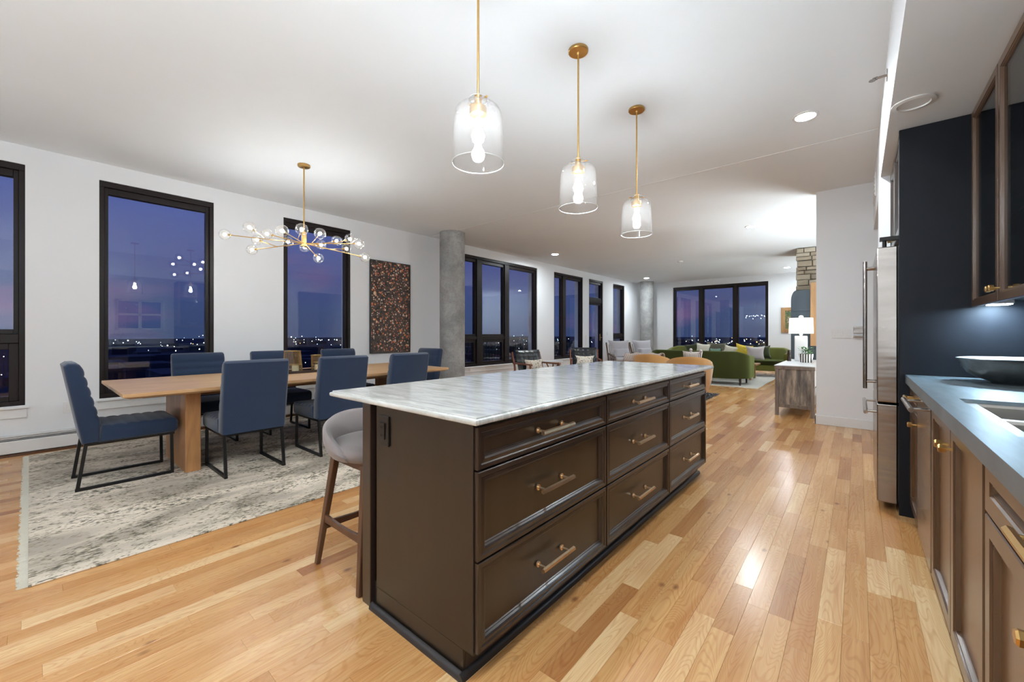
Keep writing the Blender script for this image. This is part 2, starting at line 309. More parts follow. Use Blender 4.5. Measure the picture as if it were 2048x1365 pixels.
# ---------------------------------------------------------------- mesh helpers
class MB:
    def __init__(s): s.v = []; s.f = []; s.mi = []; s.cm = 0
    def add(s, vs, fs):
        o = len(s.v); s.v += [tuple(p) for p in vs]; s.f += [tuple(i + o for i in f) for f in fs]; s.mi += [s.cm] * len(fs); return s
    def box(s, x0, x1, y0, y1, z0, z1):
        if x0 > x1: x0, x1 = x1, x0
        if y0 > y1: y0, y1 = y1, y0
        if z0 > z1: z0, z1 = z1, z0
        return s.add([(x0, y0, z0), (x1, y0, z0), (x1, y1, z0), (x0, y1, z0), (x0, y0, z1), (x1, y0, z1), (x1, y1, z1), (x0, y1, z1)],
                     [(0, 3, 2, 1), (4, 5, 6, 7), (0, 1, 5, 4), (1, 2, 6, 5), (2, 3, 7, 6), (3, 0, 4, 7)])
    def loft(s, rings, caps=True, closed=True):
        n = len(rings[0]); vs = [p for r in rings for p in r]; fs = []
        for i in range(len(rings) - 1):
            for j in range(n if closed else n - 1):
                a, b = i * n + j, i * n + (j + 1) % n
                fs.append((a, b, b + n, a + n))
        if caps: fs.append(tuple(reversed(range(n)))); fs.append(tuple((len(rings) - 1) * n + j for j in range(n)))
        return s.add(vs, fs)
    def tube(s, p0, p1, r0, r1=None, n=12, caps=True):
        r1 = r0 if r1 is None else r1
        p0, p1 = Vector(p0), Vector(p1); d = (p1 - p0).normalized(); a = d.orthogonal().normalized(); b = d.cross(a)
        ring = lambda p, r: [p + a * (r * math.cos(2 * PI * k / n)) + b * (r * math.sin(2 * PI * k / n)) for k in range(n)]
        return s.loft([ring(p0, r0), ring(p1, r1)], caps)
    def bar(s, p0, p1, w, h, w1=None, h1=None, side=None):
        w1 = w if w1 is None else w1; h1 = h if h1 is None else h1
        p0, p1 = Vector(p0), Vector(p1); d = (p1 - p0).normalized()
        a = Vector(side).normalized() if side else (Vector((0, 0, 1)).cross(d) if abs(d.z) < .95 else Vector((1, 0, 0)))
        a = (a - d * a.dot(d)).normalized(); b = d.cross(a)
        rg = lambda p, w, h: [p + a * (sx_ * w / 2) + b * (sy_ * h / 2) for sx_, sy_ in ((-1, -1), (1, -1), (1, 1), (-1, 1))]
        return s.loft([rg(p0, w, h), rg(p1, w1, h1)])
    def lathe(s, c, prof, n=32, caps=False, sx=1, sy=1):
        rings = [[(c[0] + r * sx * math.cos(2 * PI * k / n), c[1] + r * sy * math.sin(2 * PI * k / n), c[2] + z) for k in range(n)] for r, z in prof]
        return s.loft(rings, caps)
    def sphere(s, c, r, n=12, m_=8, sz=1):
        return s.lathe(c, [(max(r * math.sin(PI * k / m_), 1e-4), -r * sz * math.cos(PI * k / m_)) for k in range(m_ + 1)], n, True)
    def prism(s, pts, z0, z1):   # polygon in xy
        return s.loft([[(x, y, z0) for x, y in pts], [(x, y, z1) for x, y in pts]])
    def xprof(s, pts, x0, x1, bev=.01):  # (y,z) profile extruded along x with soft ends
        n = len(pts)
        def inset(d):
            o = []
            for i in range(n):
                a, b, c = pts[i - 1], pts[i], pts[(i + 1) % n]
                e1 = Vector((b[0] - a[0], b[1] - a[1])); e2 = Vector((c[0] - b[0], c[1] - b[1]))
                t_ = (e1.normalized() + e2.normalized()); t_ = t_.normalized() if t_.length > 1e-6 else e1.normalized()
                o.append((b[0] - t_.y * d, b[1] + t_.x * d))
            return o
        area = sum(pts[i - 1][0] * pts[i][1] - pts[i][0] * pts[i - 1][1] for i in range(n))
        sg = 1 if area > 0 else -1
        R = []
        for x, d in ((x0, bev), (x0 + bev * .35, bev * .35), (x0 + bev, 0), (x1 - bev, 0), (x1 - bev * .35, bev * .35), (x1, bev)):
            R.append([(x, y, z) for y, z in inset(d * sg)])
        return s.loft(R)
    def rings(s, P, u0, u1, v0, v1, steps, back=-.023):  # panelled front; P(u,v,d)
        R = [[P(u0, v0, back), P(u1, v0, back), P(u1, v1, back), P(u0, v1, back)]]
        for i, d in steps:
            R.append([P(u0 + i, v0 + i, d), P(u1 - i, v0 + i, d), P(u1 - i, v1 - i, d), P(u0 + i, v1 - i, d)])
        return s.loft(R)
    def build(s, name, mat, parent=None, smooth=0, bevel=0, tone=None, offset=None):
        off = Vector((0, 0, 0)); p = parent
        while p is not None: off += Vector(p.location); p = p.parent
        if offset: off = Vector(offset)
        me = bpy.data.meshes.new(name); me.from_pydata([(a - off.x, b - off.y, c - off.z) for a, b, c in s.v], [], s.f)
        for mm in (mat if isinstance(mat, (list, tuple)) else [mat]): me.materials.append(mm)
        if any(s.mi): me.polygons.foreach_set('material_index', s.mi)
        fix = me; import bmesh
        bm = bmesh.new(); bm.from_mesh(me); bmesh.ops.recalc_face_normals(bm, faces=bm.faces); bm.to_mesh(me); bm.free()
        if smooth: me.shade_smooth(); me.set_sharp_from_angle(angle=math.radians(smooth))
        if tone is not None:
            a = me.color_attributes.new('tone', 'FLOAT_COLOR', 'POINT'); a.data.foreach_set('color', [c for q in tone for c in q] if isinstance(tone, list) else list(tone) * len(me.vertices))
        o = bpy.data.objects.new(name, me); col.objects.link(o); o.parent = parent
        if bevel:
            bv = o.modifiers.new('soft_edges', 'BEVEL'); bv.width = bevel; bv.segments = 2; bv.limit_method = 'ANGLE'; bv.angle_limit = math.radians(40)
        return o
def pillow_mb(w_, h_, t_, c=(0, 0, 0), rz=0, tilt=0, n=9, pinch=.12, mb=None, roll=0):
    mb = mb or MB(); Rm = Matrix.Translation(c) @ Matrix.Rotation(rz, 4, 'Z') @ Matrix.Rotation(tilt, 4, 'X') @ Matrix.Rotation(roll, 4, 'Y')
    def P(i, j, sgn):
        u = -1 + 2 * i / (n - 1); v = -1 + 2 * j / (n - 1)
        th = (max(0, (1 - u ** 4)) * max(0, (1 - v ** 4))) ** .5
        k = 1 - pinch * (1 - u * u * v * v) * (abs(u) ** 4 * (1 - v * v) + abs(v) ** 4 * (1 - u * u) > 0) * 0
        x = u * w_ / 2 * (1 - pinch * (1 - v * v) * abs(u) ** 2); z = v * h_ / 2 * (1 - pinch * (1 - u * u) * abs(v) ** 2)
        return Rm @ Vector((x, sgn * t_ / 2 * th, z))
    vs = []; idx = {}
    for sg in (-1, 1):
        for i in range(n):
            for j in range(n):
                if sg == 1 and (i in (0, n - 1) or j in (0, n - 1)): idx[(sg, i, j)] = idx[(-1, i, j)]
                else: idx[(sg, i, j)] = len(vs); vs.append(P(i, j, sg))
    fs = []
    for sg in (-1, 1):
        for i in range(n - 1):
            for j in range(n - 1):
                q = (idx[(sg, i, j)], idx[(sg, i + 1, j)], idx[(sg, i + 1, j + 1)], idx[(sg, i, j + 1)]); fs.append(q if sg == -1 else q[::-1])
    return mb.add(vs, fs)
def tag(o, label=None, cat=None, group=None, kind=None):
    if label: o['label'] = label
    if cat: o['category'] = cat
    if group: o['group'] = group
    if kind: o['kind'] = kind
    return o
def thing(name, label, cat, loc=(0, 0, 0), group=None, rz=0):
    o = bpy.data.objects.new(name, None); col.objects.link(o); o.location = loc; o.rotation_euler = (0, 0, rz); o.empty_display_size = .1
    return tag(o, label, cat, group)
def copy_tree(o, parent=None):
    c = o.copy(); col.objects.link(c); c.parent = parent
    for ch in list(o.children): copy_tree(ch, c)
    return c
def place(o, loc, rz, label, group=None):
    o.location = loc; o.rotation_euler = (0, 0, rz); o['label'] = label
    if group: o['group'] = group
    return o
def S(o): o['kind'] = 'structure'; return o

# ================================================================= SETTING
WX, FY, RX, BY, H = -6.44, 15.41, 0.95, -3.0, 3.12
ZT, ZB = 2.93, 0.49
# openings on the left wall: (y0, y1, z0)
OPEN = [(-1.10, -.03, ZB), (.50, 1.56, ZB), (2.41, 3.45, ZB), (5.55, 8.63, ZB), (9.41, 10.97, ZB), (11.34, 12.26, .02), (12.99, 13.89, ZB)]
mb = MB(); y = BY - .2
for a, b_, z0 in OPEN:
    mb.box(WX - .3, WX, y, a, -.02, H + .1); mb.box(WX - .3, WX, a, b_, -.02, z0); mb.box(WX - .3, WX, a, b_, ZT, H + .1); y = b_
mb.box(WX - .3, WX, y, FY + .3, -.02, H + .1)
S(mb.build('wall_left', M['wall']))
FX0, FX1 = -5.23, -2.21
mb = MB(); mb.box(WX, FX0, FY, FY + .3, -.02, H + .1).box(FX1, 2.2, FY, FY + .3, -.02, H + .1).box(FX0, FX1, FY, FY + .3, -.02, ZB).box(FX0, FX1, FY, FY + .3, 2.91, H + .1)
S(mb.build('wall_far', M['wall']))
# right side of the kitchen, with the small window over the counter
KW = (1.36, 2.30, 1.30, 2.08)
mb = MB(); mb.box(RX, RX + .2, BY, KW[0], -.02, H + .1).box(RX, RX + .2, KW[1], 4.79, -.02, H + .1).box(RX, RX + .2, KW[0], KW[1], -.02, KW[2]).box(RX, RX + .2, KW[0], KW[1], KW[3], H + .1)
S(mb.build('wall_right', M['wall']))
S(MB().box(WX - .3, RX + .2, BY - .2, BY, -.02, H + .1).build('wall_back', M['wall']))
# the return beside the refrigerator, the header over the hall opening, the partition
S(MB().box(.15, RX + .2, 4.79, 5.36, -.02, 2.58).build('wall_return', M['wall']))
S(MB().box(.15, RX + .2, BY, 5.36, 2.58, H).build('wall_soffit', M['wall']))
S(MB().box(.15, .35, 5.36, 6.85, 2.52, H).build('wall_header', M['wall']))
S(MB().box(-.43, 2.0, 6.85, 7.0, 0, H).build('wall_partition', M['wall']))
S(MB().box(2.0, 2.2, 5.36, FY, -.02, H + .1).build('wall_hall', M['wall']))
S(MB().box(RX + .2, 2.2, 5.16, 5.36, -.02, H + .1).build('wall_hall_end', M['wall']))
S(MB().box(WX - .3, 2.2, BY - .2, FY + .3, H, H + .15).build('ceiling', M['ceil']))
S(MB().box(WX, .15, 5.085, 5.10, H - .004, H + .01).build('trim_1', M['trim']))

# ---- floor: every plank
fl = S(MB().box(WX - .3, 2.2, BY - .2, FY + .3, -.12, -.013).build('floor', M['oakdark']))
PW = .083; planks = []
rnd = random.Random(3)
i = 0; x = WX
def px_area(x0, x1, y0, y1):
    F = (-math.sin(YAW), math.cos(YAW)); R = (math.cos(YAW), math.sin(YAW)); pts = []
    for a, b_ in ((x0, y0), (x1, y0), (x1, y1), (x0, y1)):
        D = a * F[0] + b_ * F[1]
        if D < .25: return 0
        pts.append((1024 + FPX * (a * R[0] + b_ * R[1]) / D, 667 + FPX * CH / D))
    cxp = sum(p[0] for p in pts) / 4; cyp = min(p[1] for p in pts)
    if cxp < 0 or cxp > 2048 or cyp > 1365: return 0
    return abs(sum(pts[k - 1][0] * pts[k][1] - pts[k][0] * pts[k - 1][1] for k in range(4))) / 2
while x < 2.2:
    y = BY - rnd.random() * .8
    short = x > -2.6
    while y < FY:
        Ln = rnd.uniform(.35, 1.0) if short else rnd.uniform(.7, 1.9)
        r = rnd.random(); tone = min(1, max(0, rnd.gauss(.48, .15)))
        if r < .07: tone = rnd.uniform(.82, .95)
        elif r < .125: tone = rnd.uniform(.05, .22)
        x0, x1, y0, y1 = x, min(x + PW, 2.2) - .0005, max(y, BY), min(y + Ln, FY) - .0005
        if y1 > y0 + .02:
            cx_, cy_ = (x0 + x1) / 2, (y0 + y1) / 2
            ar = px_area(x0, x1, y0, y1)
            if (-6.3 < cx_ < -3.05 and -.05 < cy_ < 4.35) or (-1.66 < cx_ < -1.03 and 1 < cy_ < 3.8) or (cx_ > .28 and cy_ < 5.3): ar = 0
            if cx_ < -1.7 and cy_ > 2.0: ar *= .2
            planks.append((ar, x0, x1, y0, y1, (tone, rnd.random(), rnd.random(), 1)))
        y += Ln
    x += PW
planks.sort(key=lambda p: -p[0])
def plank_geo(mb, x0, x1, y0, y1):
    e_ = .0005
    return mb.add([(x0, y0, -.013), (x1, y0, -.013), (x1, y1, -.013), (x0, y1, -.013), (x0, y0, -e_), (x1, y0, -e_), (x1, y1, -e_), (x0, y1, -e_),
                   (x0 + e_, y0 + e_, 0), (x1 - e_, y0 + e_, 0), (x1 - e_, y1 - e_, 0), (x0 + e_, y1 - e_, 0)],
                  [(8, 9, 10, 11), (4, 5, 9, 8), (5, 6, 10, 9), (6, 7, 11, 10), (7, 4, 8, 11), (0, 1, 5, 4), (1, 2, 6, 5), (2, 3, 7, 6), (3, 0, 4, 7)])
for ar, x0, x1, y0, y1, tn in planks[:300]:
    plank_geo(MB(), x0, x1, y0, y1).build('plank', M['oak'], fl, tone=tn)
mb = MB(); tn_ = []
for ar, x0, x1, y0, y1, tn in planks[300:]:
    plank_geo(mb, x0, x1, y0, y1); tn_ += [tn] * 12
tag(mb.build('planks', M['oak'], fl, tone=tn_), kind='stuff')

# ---- windows
def window_yz(n, y0, y1, z0, z1, mull=(), rails=(), top=.14, side=.075, bot=.09, sill=True, name='window'):
    """frame set in the left wall; mull: (ya, yb) vertical bars; rails: (index of light, z0, z1)"""
    xf = WX - .012; xb = WX - .15
    root = S(bpy.data.objects.new('%s_%d' % (name, n), None)); col.objects.link(root); root.location = (WX, (y0 + y1) / 2, z0)
    fr = MB(); fr.box(xb, xf, y0, y0 + side * .55, z0 + bot * .5, z1 - top * .45).box(xb, xf, y1 - side * .55, y1, z0 + bot * .5, z1 - top * .45).box(xb, xf, y0, y1, z1 - top * .45, z1).box(xb, xf, y0, y1, z0, z0 + bot * .5)
    for a, b_ in mull: fr.box(xb, xf - .004, a, b_, z0 + bot * .5, z1 - top * .45)
    fr.build('frame', M['bronze'], root, bevel=.004)
    xs = xf - .035
    sides = [y0 + side * .55] + [q for a, b_ in mull for q in (a, b_)] + [y1 - side * .55]
    for k in range(0, len(sides), 2):
        a, b_ = sides[k], sides[k + 1]
        lights = [(z0 + bot * .5, z1 - top * .45)]
        for r in rails:
            if r[0] == k // 2: lights = [(z0 + bot * .5, r[1]), (r[2], z1 - top * .45)]; MB().box(xb, xs + .02, a, b_, r[1], r[2]).build('rail', M['bronze'], root, bevel=.004)
        for li, (c, d) in enumerate(lights):
            sw = .035 if len(lights) == 1 or li == 1 else .065
            st = top * .5 if li == len(lights) - 1 else sw
            MB().box(xb + .02, xs, a, a + sw, c, d).box(xb + .02, xs, b_ - sw, b_, c, d).box(xb + .02, xs, a + sw, b_ - sw, c, c + .05).box(xb + .02, xs, a + sw, b_ - sw, d - st, d).build('sash', M['bronze'], root, bevel=.004)
            MB().box(xb + .06, xb + .066, a + sw - .005, b_ - sw + .005, c + .045, d - st + .005).build('pane', M['winglass'], root)
    if sill:
        MB().box(WX, WX + .035, y0 - .025, y1 + .025, z0 - .028, z0 - .004).build('sill', M['trim'], root, bevel=.004)
        MB().box(WX, WX + .016, y0 - .012, y1 + .012, z0 - .12, z0 - .028).build('apron', M['trim'], root, bevel=.003)
    return root
window_yz(1, -1.10, -.03, ZB, ZT, rails=((0, 1.12, 1.21),))
window_yz(2, .50, 1.56, ZB, ZT)
window_yz(3, 2.41, 3.45, ZB, ZT)
window_yz(4, 5.55, 8.63, ZB, ZT, mull=((6.42, 6.58), (7.36, 7.52)), rails=((0, 1.08, 1.15), (1, 1.08, 1.15)))
window_yz(5, 9.41, 10.97, ZB, ZT, mull=((9.88, 10.04),))
window_yz(6, 12.99, 13.89, ZB, ZT, rails=((0, 1.09, 1.17),))
# balcony door with its transom
dr = window_yz(1, 11.34, 12.26, .02, ZT, rails=((0, 2.20, 2.32),), sill=False, bot=.2, name='door')
hd = MB(); hd.tube((WX - .05, 12.14, 1.08), (WX + .02, 12.14, 1.08), .012).bar((WX + .012, 12.15, 1.08), (WX + .012, 12.02, 1.08), .016, .02).box(WX - .05, WX - .04, 12.115, 12.165, .98, 1.2)
hd.build('lever_handle', M['brass'], dr)
# far wall window
root = S(bpy.data.objects.new('window_7', None)); col.objects.link(root); root.location = ((FX0 + FX1) / 2, FY, ZB)
mb = MB(); yf, yb = FY + .012, FY + .15
for a, b_, c, d in ((FX0, FX0 + .05, ZB + .05, 2.84), (FX1 - .05, FX1, ZB + .05, 2.84), (FX0, FX1, 2.84, 2.91), (FX0, FX1, ZB, ZB + .05), (-4.31, -4.20, ZB + .05, 2.84), (-3.22, -3.11, ZB + .05, 2.84)):
    mb.box(a, b_, yf, yb, c, d)
mb.build('frame', M['bronze'], root, bevel=.004)
for a, b_ in ((FX0 + .05, -4.31), (-4.20, -3.22), (-3.11, FX1 - .05)):
    MB().box(a, a + .035, yf + .03, yb, ZB + .05, 2.84).box(b_ - .035, b_, yf + .03, yb, ZB + .05, 2.84).box(a, b_, yf + .03, yb, 2.78, 2.84).box(a, b_, yf + .03, yb, ZB + .05, ZB + .1).build('sash', M['bronze'], root, bevel=.004)
    MB().box(a + .03, b_ - .03, yb - .06, yb - .054, ZB + .09, 2.79).build('pane', M['winglass'], root)
# kitchen window on the right wall
root = S(bpy.data.objects.new('window_8', None)); col.objects.link(root); root.location = (RX, 1.83, KW[2])
a, b_, c, d = KW
mb = MB().box(RX - .02, RX, a - .1, a, c - .1, d + .1).box(RX - .02, RX, b_, b_ + .1, c - .1, d + .1).box(RX - .02, RX, a, b_, d, d + .1).box(RX - .04, RX, a - .12, b_ + .12, c - .1, c)
mb.build('casing', M['trim'], root, bevel=.003)
mb = MB()
for q in (a, (a + b_) / 2 - .03, b_ - .06): mb.box(RX + .03, RX + .08, q, q + .06, c, d)
for q in (c, (c + d) / 2 - .015, d - .05): mb.box(RX + .03, RX + .08, a, b_, q, q + .05)
mb.build('sash', M['trim'], root)
MB().box(RX + .05, RX + .055, a, b_, c, d).build('pane', M['winglass'], root)

# baseboards, radiators
S(MB().box(-.445, .15, 6.832, 6.85, 0, .12).box(-.445, -.43, 6.832, 7.0, 0, .12).build('baseboard_partition', M['trim'], bevel=.004))
S(MB().box(WX + .075, -1.1, FY - .016, FY, 0, .12).build('baseboard_far', M['trim'], bevel=.004))
S(MB().box(WX + .07, WX + .085, BY, 5.0, 0, .022).build('baseboard_left', M['oakdark']))
hz = thing('baseboard_heater', 'long white baseboard radiator under the dining windows', 'radiator', (WX, 1, 0))
MB().box(WX, WX + .015, BY, 5.3, .022, .20).box(WX + .055, WX + .07, BY, 5.3, .03, .152).build('cover', M['trim'], hz, bevel=.003)
MB().box(WX + .015, WX + .05, BY, 5.3, .176, .184).box(WX, WX + .05, BY, 5.3, .19, .20).build('louvre', M['trim'], hz)
MB().box(WX + .014, WX + .05, BY, 5.3, .04, .15).build('fins', M['blackmetal'], hz)
hz = thing('baseboard_heater', 'long white baseboard radiator under the windows past the near column', 'radiator', (WX, 8, 0))
MB().box(WX, WX + .015, 5.6, 11.2, .022, .20).box(WX + .055, WX + .07, 5.6, 11.2, .03, .152).build('cover', M['trim'], hz, bevel=.003)
MB().box(WX + .014, WX + .05, 5.6, 11.2, .04, .15).build('fins', M['blackmetal'], hz)
# wall plates
def plate(name, label, cat, c, n, wv_, hv_, toggles=1, mat=None):
    """c centre on wall, n = +x or -y facing"""
    t_ = thing(name, label, cat, c); mat = mat or M['trim']
    B = (lambda mb, u0, u1, z0, z1, d0, d1: mb.box(c[0] + d0, c[0] + d1, c[1] + u0, c[1] + u1, c[2] + z0, c[2] + z1)) if n == 'x' else (lambda mb, u0, u1, z0, z1, d0, d1: mb.box(c[0] + u0, c[0] + u1, c[1] - d0, c[1] - d1, c[2] + z0, c[2] + z1))
    mb = MB(); B(mb, -wv_ / 2, wv_ / 2, -hv_ / 2, hv_ / 2, 0, .006); mb.build('plate', mat, t_, bevel=.002)
    for k in range(toggles):
        u = (k - (toggles - 1) / 2) * wv_ / toggles
        mb = MB(); B(mb, u - .016, u + .016, -.033, .033, .006, .010); mb.build('rocker', mat, t_, bevel=.002)
    return t_
plate('light_switch', 'white triple rocker switch plate on partition wall', 'switch', (-.165, 6.85, 1.215), 'y', .20, .12, 3)
plate('light_switch', 'small white switch plate beside balcony door', 'switch', (WX, 12.58, 1.21), 'x', .08, .12)
plate('light_switch', 'tall white switch plate between window and balcony door', 'switch', (WX, 11.16, 1.0), 'x', .09, .3, 1)
plate('power_outlet', 'white outlet on left wall low behind the end chair', 'outlet', (WX, .27, .43), 'x', .08, .12)
it = thing('thermostat', 'silver grey wall controller beside the switches on partition', 'thermostat', (.0, 6.85, 1.24))
MB().box(-.05, .075, 6.83, 6.85, 1.165, 1.315).build('body', M['trim'], it, bevel=.004)
MB().box(-.045, .07, 6.818, 6.83, 1.22, 1.31).build('screen', M['steel'], it, bevel=.003)
MB().box(-.045, .07, 6.80, 6.83, 1.175, 1.19).build('ledge', M['steel'], it)

# columns
for (cx_, cy_, r, lb) in ((-5.86, 5.17, .235, 'round raw concrete column between dining area and tall window'), (-5.95, 14.72, .235, 'round concrete column in far left corner of lounge')):
    o = MB().lathe((cx_, cy_, 0), [(r, 0), (r, 1.0), (r * 1.004, 2.03), (r, 2.06), (r, H)], 48, True).build('concrete_column', M['concrete'], None, smooth=40, offset=(cx_, cy_, 0))
    o.location = (cx_, cy_, 0); tag(o, lb, 'column')

# ceiling downlights
def can(loc, label, mat=None, lit=True, r=.075):
    t_ = thing('recessed_light', label, 'ceiling light', loc, 'recessed ceiling lights')
    x, y, z = loc
    MB().lathe((x, y, z), [(r + .022, 0), (r + .022, -.006), (r, -.010), (r - .004, -.004), (r - .004, 0)], 32).build('trim_ring', M['trim'], t_, smooth=40)
    MB().lathe((x, y, z), [(r - .004, -.003), (.001, -.003)], 32).build('lens', mat if lit else M['trim'], t_)
    return t_
CZ = H
can((-.35, 4.38, CZ), 'lit round downlight nearest the kitchen cabinets', M['cancan'])
can((-1.45, 8.28, CZ), 'lit downlight in mid ceiling past the pendants', M['cancan'])
can((-5.55, 8.15, CZ), 'lit downlight near windows past the near column', M['cancan'])
can((-5.55, 13.7, CZ), 'lit downlight just in front of far column', M['cancan'])
can((-1.56, 14.1, CZ), 'lit downlight near far wall by the stone chimney', M['cancan'])
can((.25, 3.37, 2.58), 'unlit white disc in kitchen soffit before dark panel', lit=False)
o = MB().lathe((-3.58, 11.09, H), [(.07, 0), (.07, -.02), (.05, -.035), (.001, -.035)], 24).build('smoke_detector', M['trim'], None, smooth=40, offset=(-3.58, 11.09, H)); o.location = (-3.58, 11.09, H)
tag(o, 'small white smoke detector on ceiling over the lounge', 'smoke detector')
for k, (a, b_) in enumerate(((-.4, -1.6), (-2.6, -1.6), (-4.8, -1.6), (-.35, .6))):  # unseen downlights added to brighten the near side of the room
    can((a, b_, CZ), ['added unseen downlight behind the kitchen aisle', 'added unseen downlight behind the rug corner', 'added unseen downlight behind the end dining chair', 'added unseen downlight over near kitchen aisle'][k], M['kitfill'] if k in (0, 3) else M['backfill'], r=.085)
# sprinkler head on the soffit
sp_ = thing('sprinkler_head', 'small chrome sprinkler on side of kitchen soffit', 'sprinkler', (.15, 3.69, 2.94))
MB().tube((.15, 3.69, 2.94), (.145, 3.69, 2.94), .04, n=20).build('escutcheon', M['steel'], sp_)
MB().tube((.145, 3.69, 2.94), (.10, 3.69, 2.94), .008).bar((.10, 3.675, 2.94), (.075, 3.685, 2.94), .004, .01).bar((.10, 3.705, 2.94), (.075, 3.695, 2.94), .004, .01).lathe((.075, 3.69, 2.93), [(.02, 0), (.02, .004)], 12, True).build('deflector', M['steel'], sp_)
vt = thing('wall_vent', 'narrow white air grille high on soffit end', 'vent', (.15, 6.2, 2.85))
mb = MB().box(.14, .15, 5.95, 6.45, 2.72, 2.98); mb.build('frame', M['trim'], vt)
for k in range(5): MB().box(.134, .14, 5.98, 6.42, 2.745 + k * .045, 2.765 + k * .045).build('slat', M['trim'], vt)

# ================================================================= OUTSIDE
S(MB().box(-4000, 300, -2500, 4500, -41, -40).build('city_ground', plain('city_ground', (.012, .017, .028, 1), .9, var=.4, nscale=.02)))
clm = [emis('city_lamp_white', (1, .95, .8, 1), 14), emis('city_lamp_orange', (1, .45, .12, 1), 10), emis('city_lamp_cool', (.6, .9, 1, 1), 11)]
rl = random.Random(11)
for ci, cnt in ((0, 460), (1, 120), (2, 200)):
    mb = MB()
    for _ in range(cnt):
        ang = rl.uniform(-.25, 1.75); D = 250 * (2600 / 250) ** (rl.random() ** .75)
        if rl.random() < .5: D = rl.uniform(1100, 2600)
        x, y = -math.cos(ang) * D, math.sin(ang) * D
        r = D / 817 * rl.choice((.35, .5, .5, .8))
        z = -40 + rl.uniform(2, 12) + (rl.random() < .1) * 20
        mb.add([(x + r, y, z), (x, y + r, z), (x - r, y, z), (x, y - r, z), (x, y, z + r), (x, y, z - r)], [(0, 1, 4), (1, 2, 4), (2, 3, 4), (3, 0, 4), (1, 0, 5), (2, 1, 5), (3, 2, 5), (0, 3, 5)])
    o = mb.build('city_lights', clm[ci]); tag(o, ['white street and window lights scattered over the dark city', 'orange street lights scattered over the dark city', 'cool blue white lights scattered over the dark city'][ci], 'city lights', kind='stuff')
mb = MB()
for _ in range(170):
    ang = rl.uniform(-.25, 1.75); D = rl.uniform(230, 1800); x, y = -math.cos(ang) * D, math.sin(ang) * D
    s_ = rl.uniform(12, 40); mb.box(x - s_, x + s_, y - s_ * .7, y + s_ * .7, -40, -40 + rl.uniform(6, 18))
tag(mb.build('distant_buildings', plain('night_building', (.03, .036, .05, 1), .8, var=.3, nscale=.03)), 'low dark buildings of the city seen through the windows', 'buildings', kind='stuff')
# balcony
S(MB().box(-8.3, WX - .3, 5.6, 14.6, -.25, -.05).build('balcony_deck', M['concrete']))
br = thing('balcony_railing', 'dark metal balcony railing outside the tall windows', 'railing', (-8.2, 10, -.05))
MB().box(-8.24, -8.16, 5.6, 14.6, 1.02, 1.07).build('top_rail', M['blackmetal'], br)
MB().box(-8.22, -8.18, 5.6, 14.6, .05, .08).build('bottom_rail', M['blackmetal'], br)
for k in range(75): MB().box(-8.21, -8.19, 5.65 + k * .12, 5.67 + k * .12, -.05 if k % 12 == 0 else .08, 1.02).build('baluster', M['blackmetal'], br)

# ================================================================= ISLAND
IX0, IX1, IY0, IY1 = -1.66, -1.01, .99, 3.77
isl = thing('kitchen_island', 'dark espresso kitchen island with nine panelled drawers under marble top', 'kitchen island', (-1.33, 2.38, 0))
MB().box(IX0 + .005, IX1 - .055, IY0 + .012, IY1 - .012, .005, .11).build('toe_kick', M['glaze'], isl)
MB().box(IX0 + .005, IX1 - .012, IY0 + .02, IY1 - .02, .10, .905).build('body', M['espresso'], isl)
MB().prism([(IX0 + .035, IY0 + .001), (IX1 - .006, IY0 + .001), (IX1 - .006, IY0 + .02), (IX0 + .035, IY0 + .02)], .10, .905).box(IX0 + .035, IX1 - .056, IY0 + .001, IY0 + .02, .004, .10).build('end_panel', M['esp_shaded'], isl, bevel=.002)
MB().box(IX0 + .035, IX1 - .006, IY1 - .02, IY1 - .001, .10, .905).build('end_panel', M['esp_shaded'], isl, bevel=.002)
MB().box(IX0, IX1, IY0 + .02, IY0 + .032, 0.1, .9).build('back_panel', M['esp2'], isl)
for yy in (IY0 - .012, IY1 - .045):
    MB().box(IX0 - .06, IX0 + .005, yy, yy + .055, 0, .905).build('corner_post', M['espresso'], isl, bevel=.003)
MB().box(IX0 - .005, IX0 + .012, IY0 + .04, IY1 - .05, 0, .905).build('seating_side_panel', M['esp2'], isl)
mb = MB()   # shoe moulding
mb.loft([[(IX0 + .01, IY0 - .004 - d, z) for d, z in ((0, 0), (.018, 0), (.016, .014), (.004, .026), (0, .026))], [(IX1 - .05, IY0 - .004 - d, z) for d, z in ((0, 0), (.018, 0), (.016, .014), (.004, .026), (0, .026))]])
mb.loft([[(IX1 - .055 + d, IY0 - .02, z) for d, z in ((0, 0), (.018, 0), (.016, .014), (.004, .026), (0, .026))], [(IX1 - .055 + d, IY1, z) for d, z in ((0, 0), (.018, 0), (.016, .014), (.004, .026), (0, .026))]])
mb.build('shoe_moulding', M['glaze'], isl, smooth=50)
STEPS = [(0, -.003), (.003, 0), (.016, 0), (.020, -.004), (.026, -.003), (.034, -.002), (.040, -.007), (.044, -.014), (.047, -.014), (.050, -.019)]
def bar_handle(mb, P, u, v, L_, horizontal=True, proj=.035):
    """octagonal bar with two posts; P(u, v, d)"""
    for s_ in (-1, 1):
        q = s_ * (L_ / 2 - .03)
        a = (u + q, v) if horizontal else (u, v + q)
        mb.tube(P(a[0], a[1], -.014), P(a[0], a[1], -.008), .012, n=16); mb.tube(P(a[0], a[1], -.008), P(a[0], a[1], proj), .0055, n=10)
    a, b_ = ((u - L_ / 2, v), (u + L_ / 2, v)) if horizontal else ((u, v - L_ / 2), (u, v + L_ / 2))
    mb.tube(P(a[0], a[1], proj), P(b_[0], b_[1], proj), .0098, n=6)
    return mb
PI_ = lambda u, v, d: (IX1 + .012 + d, u, v)
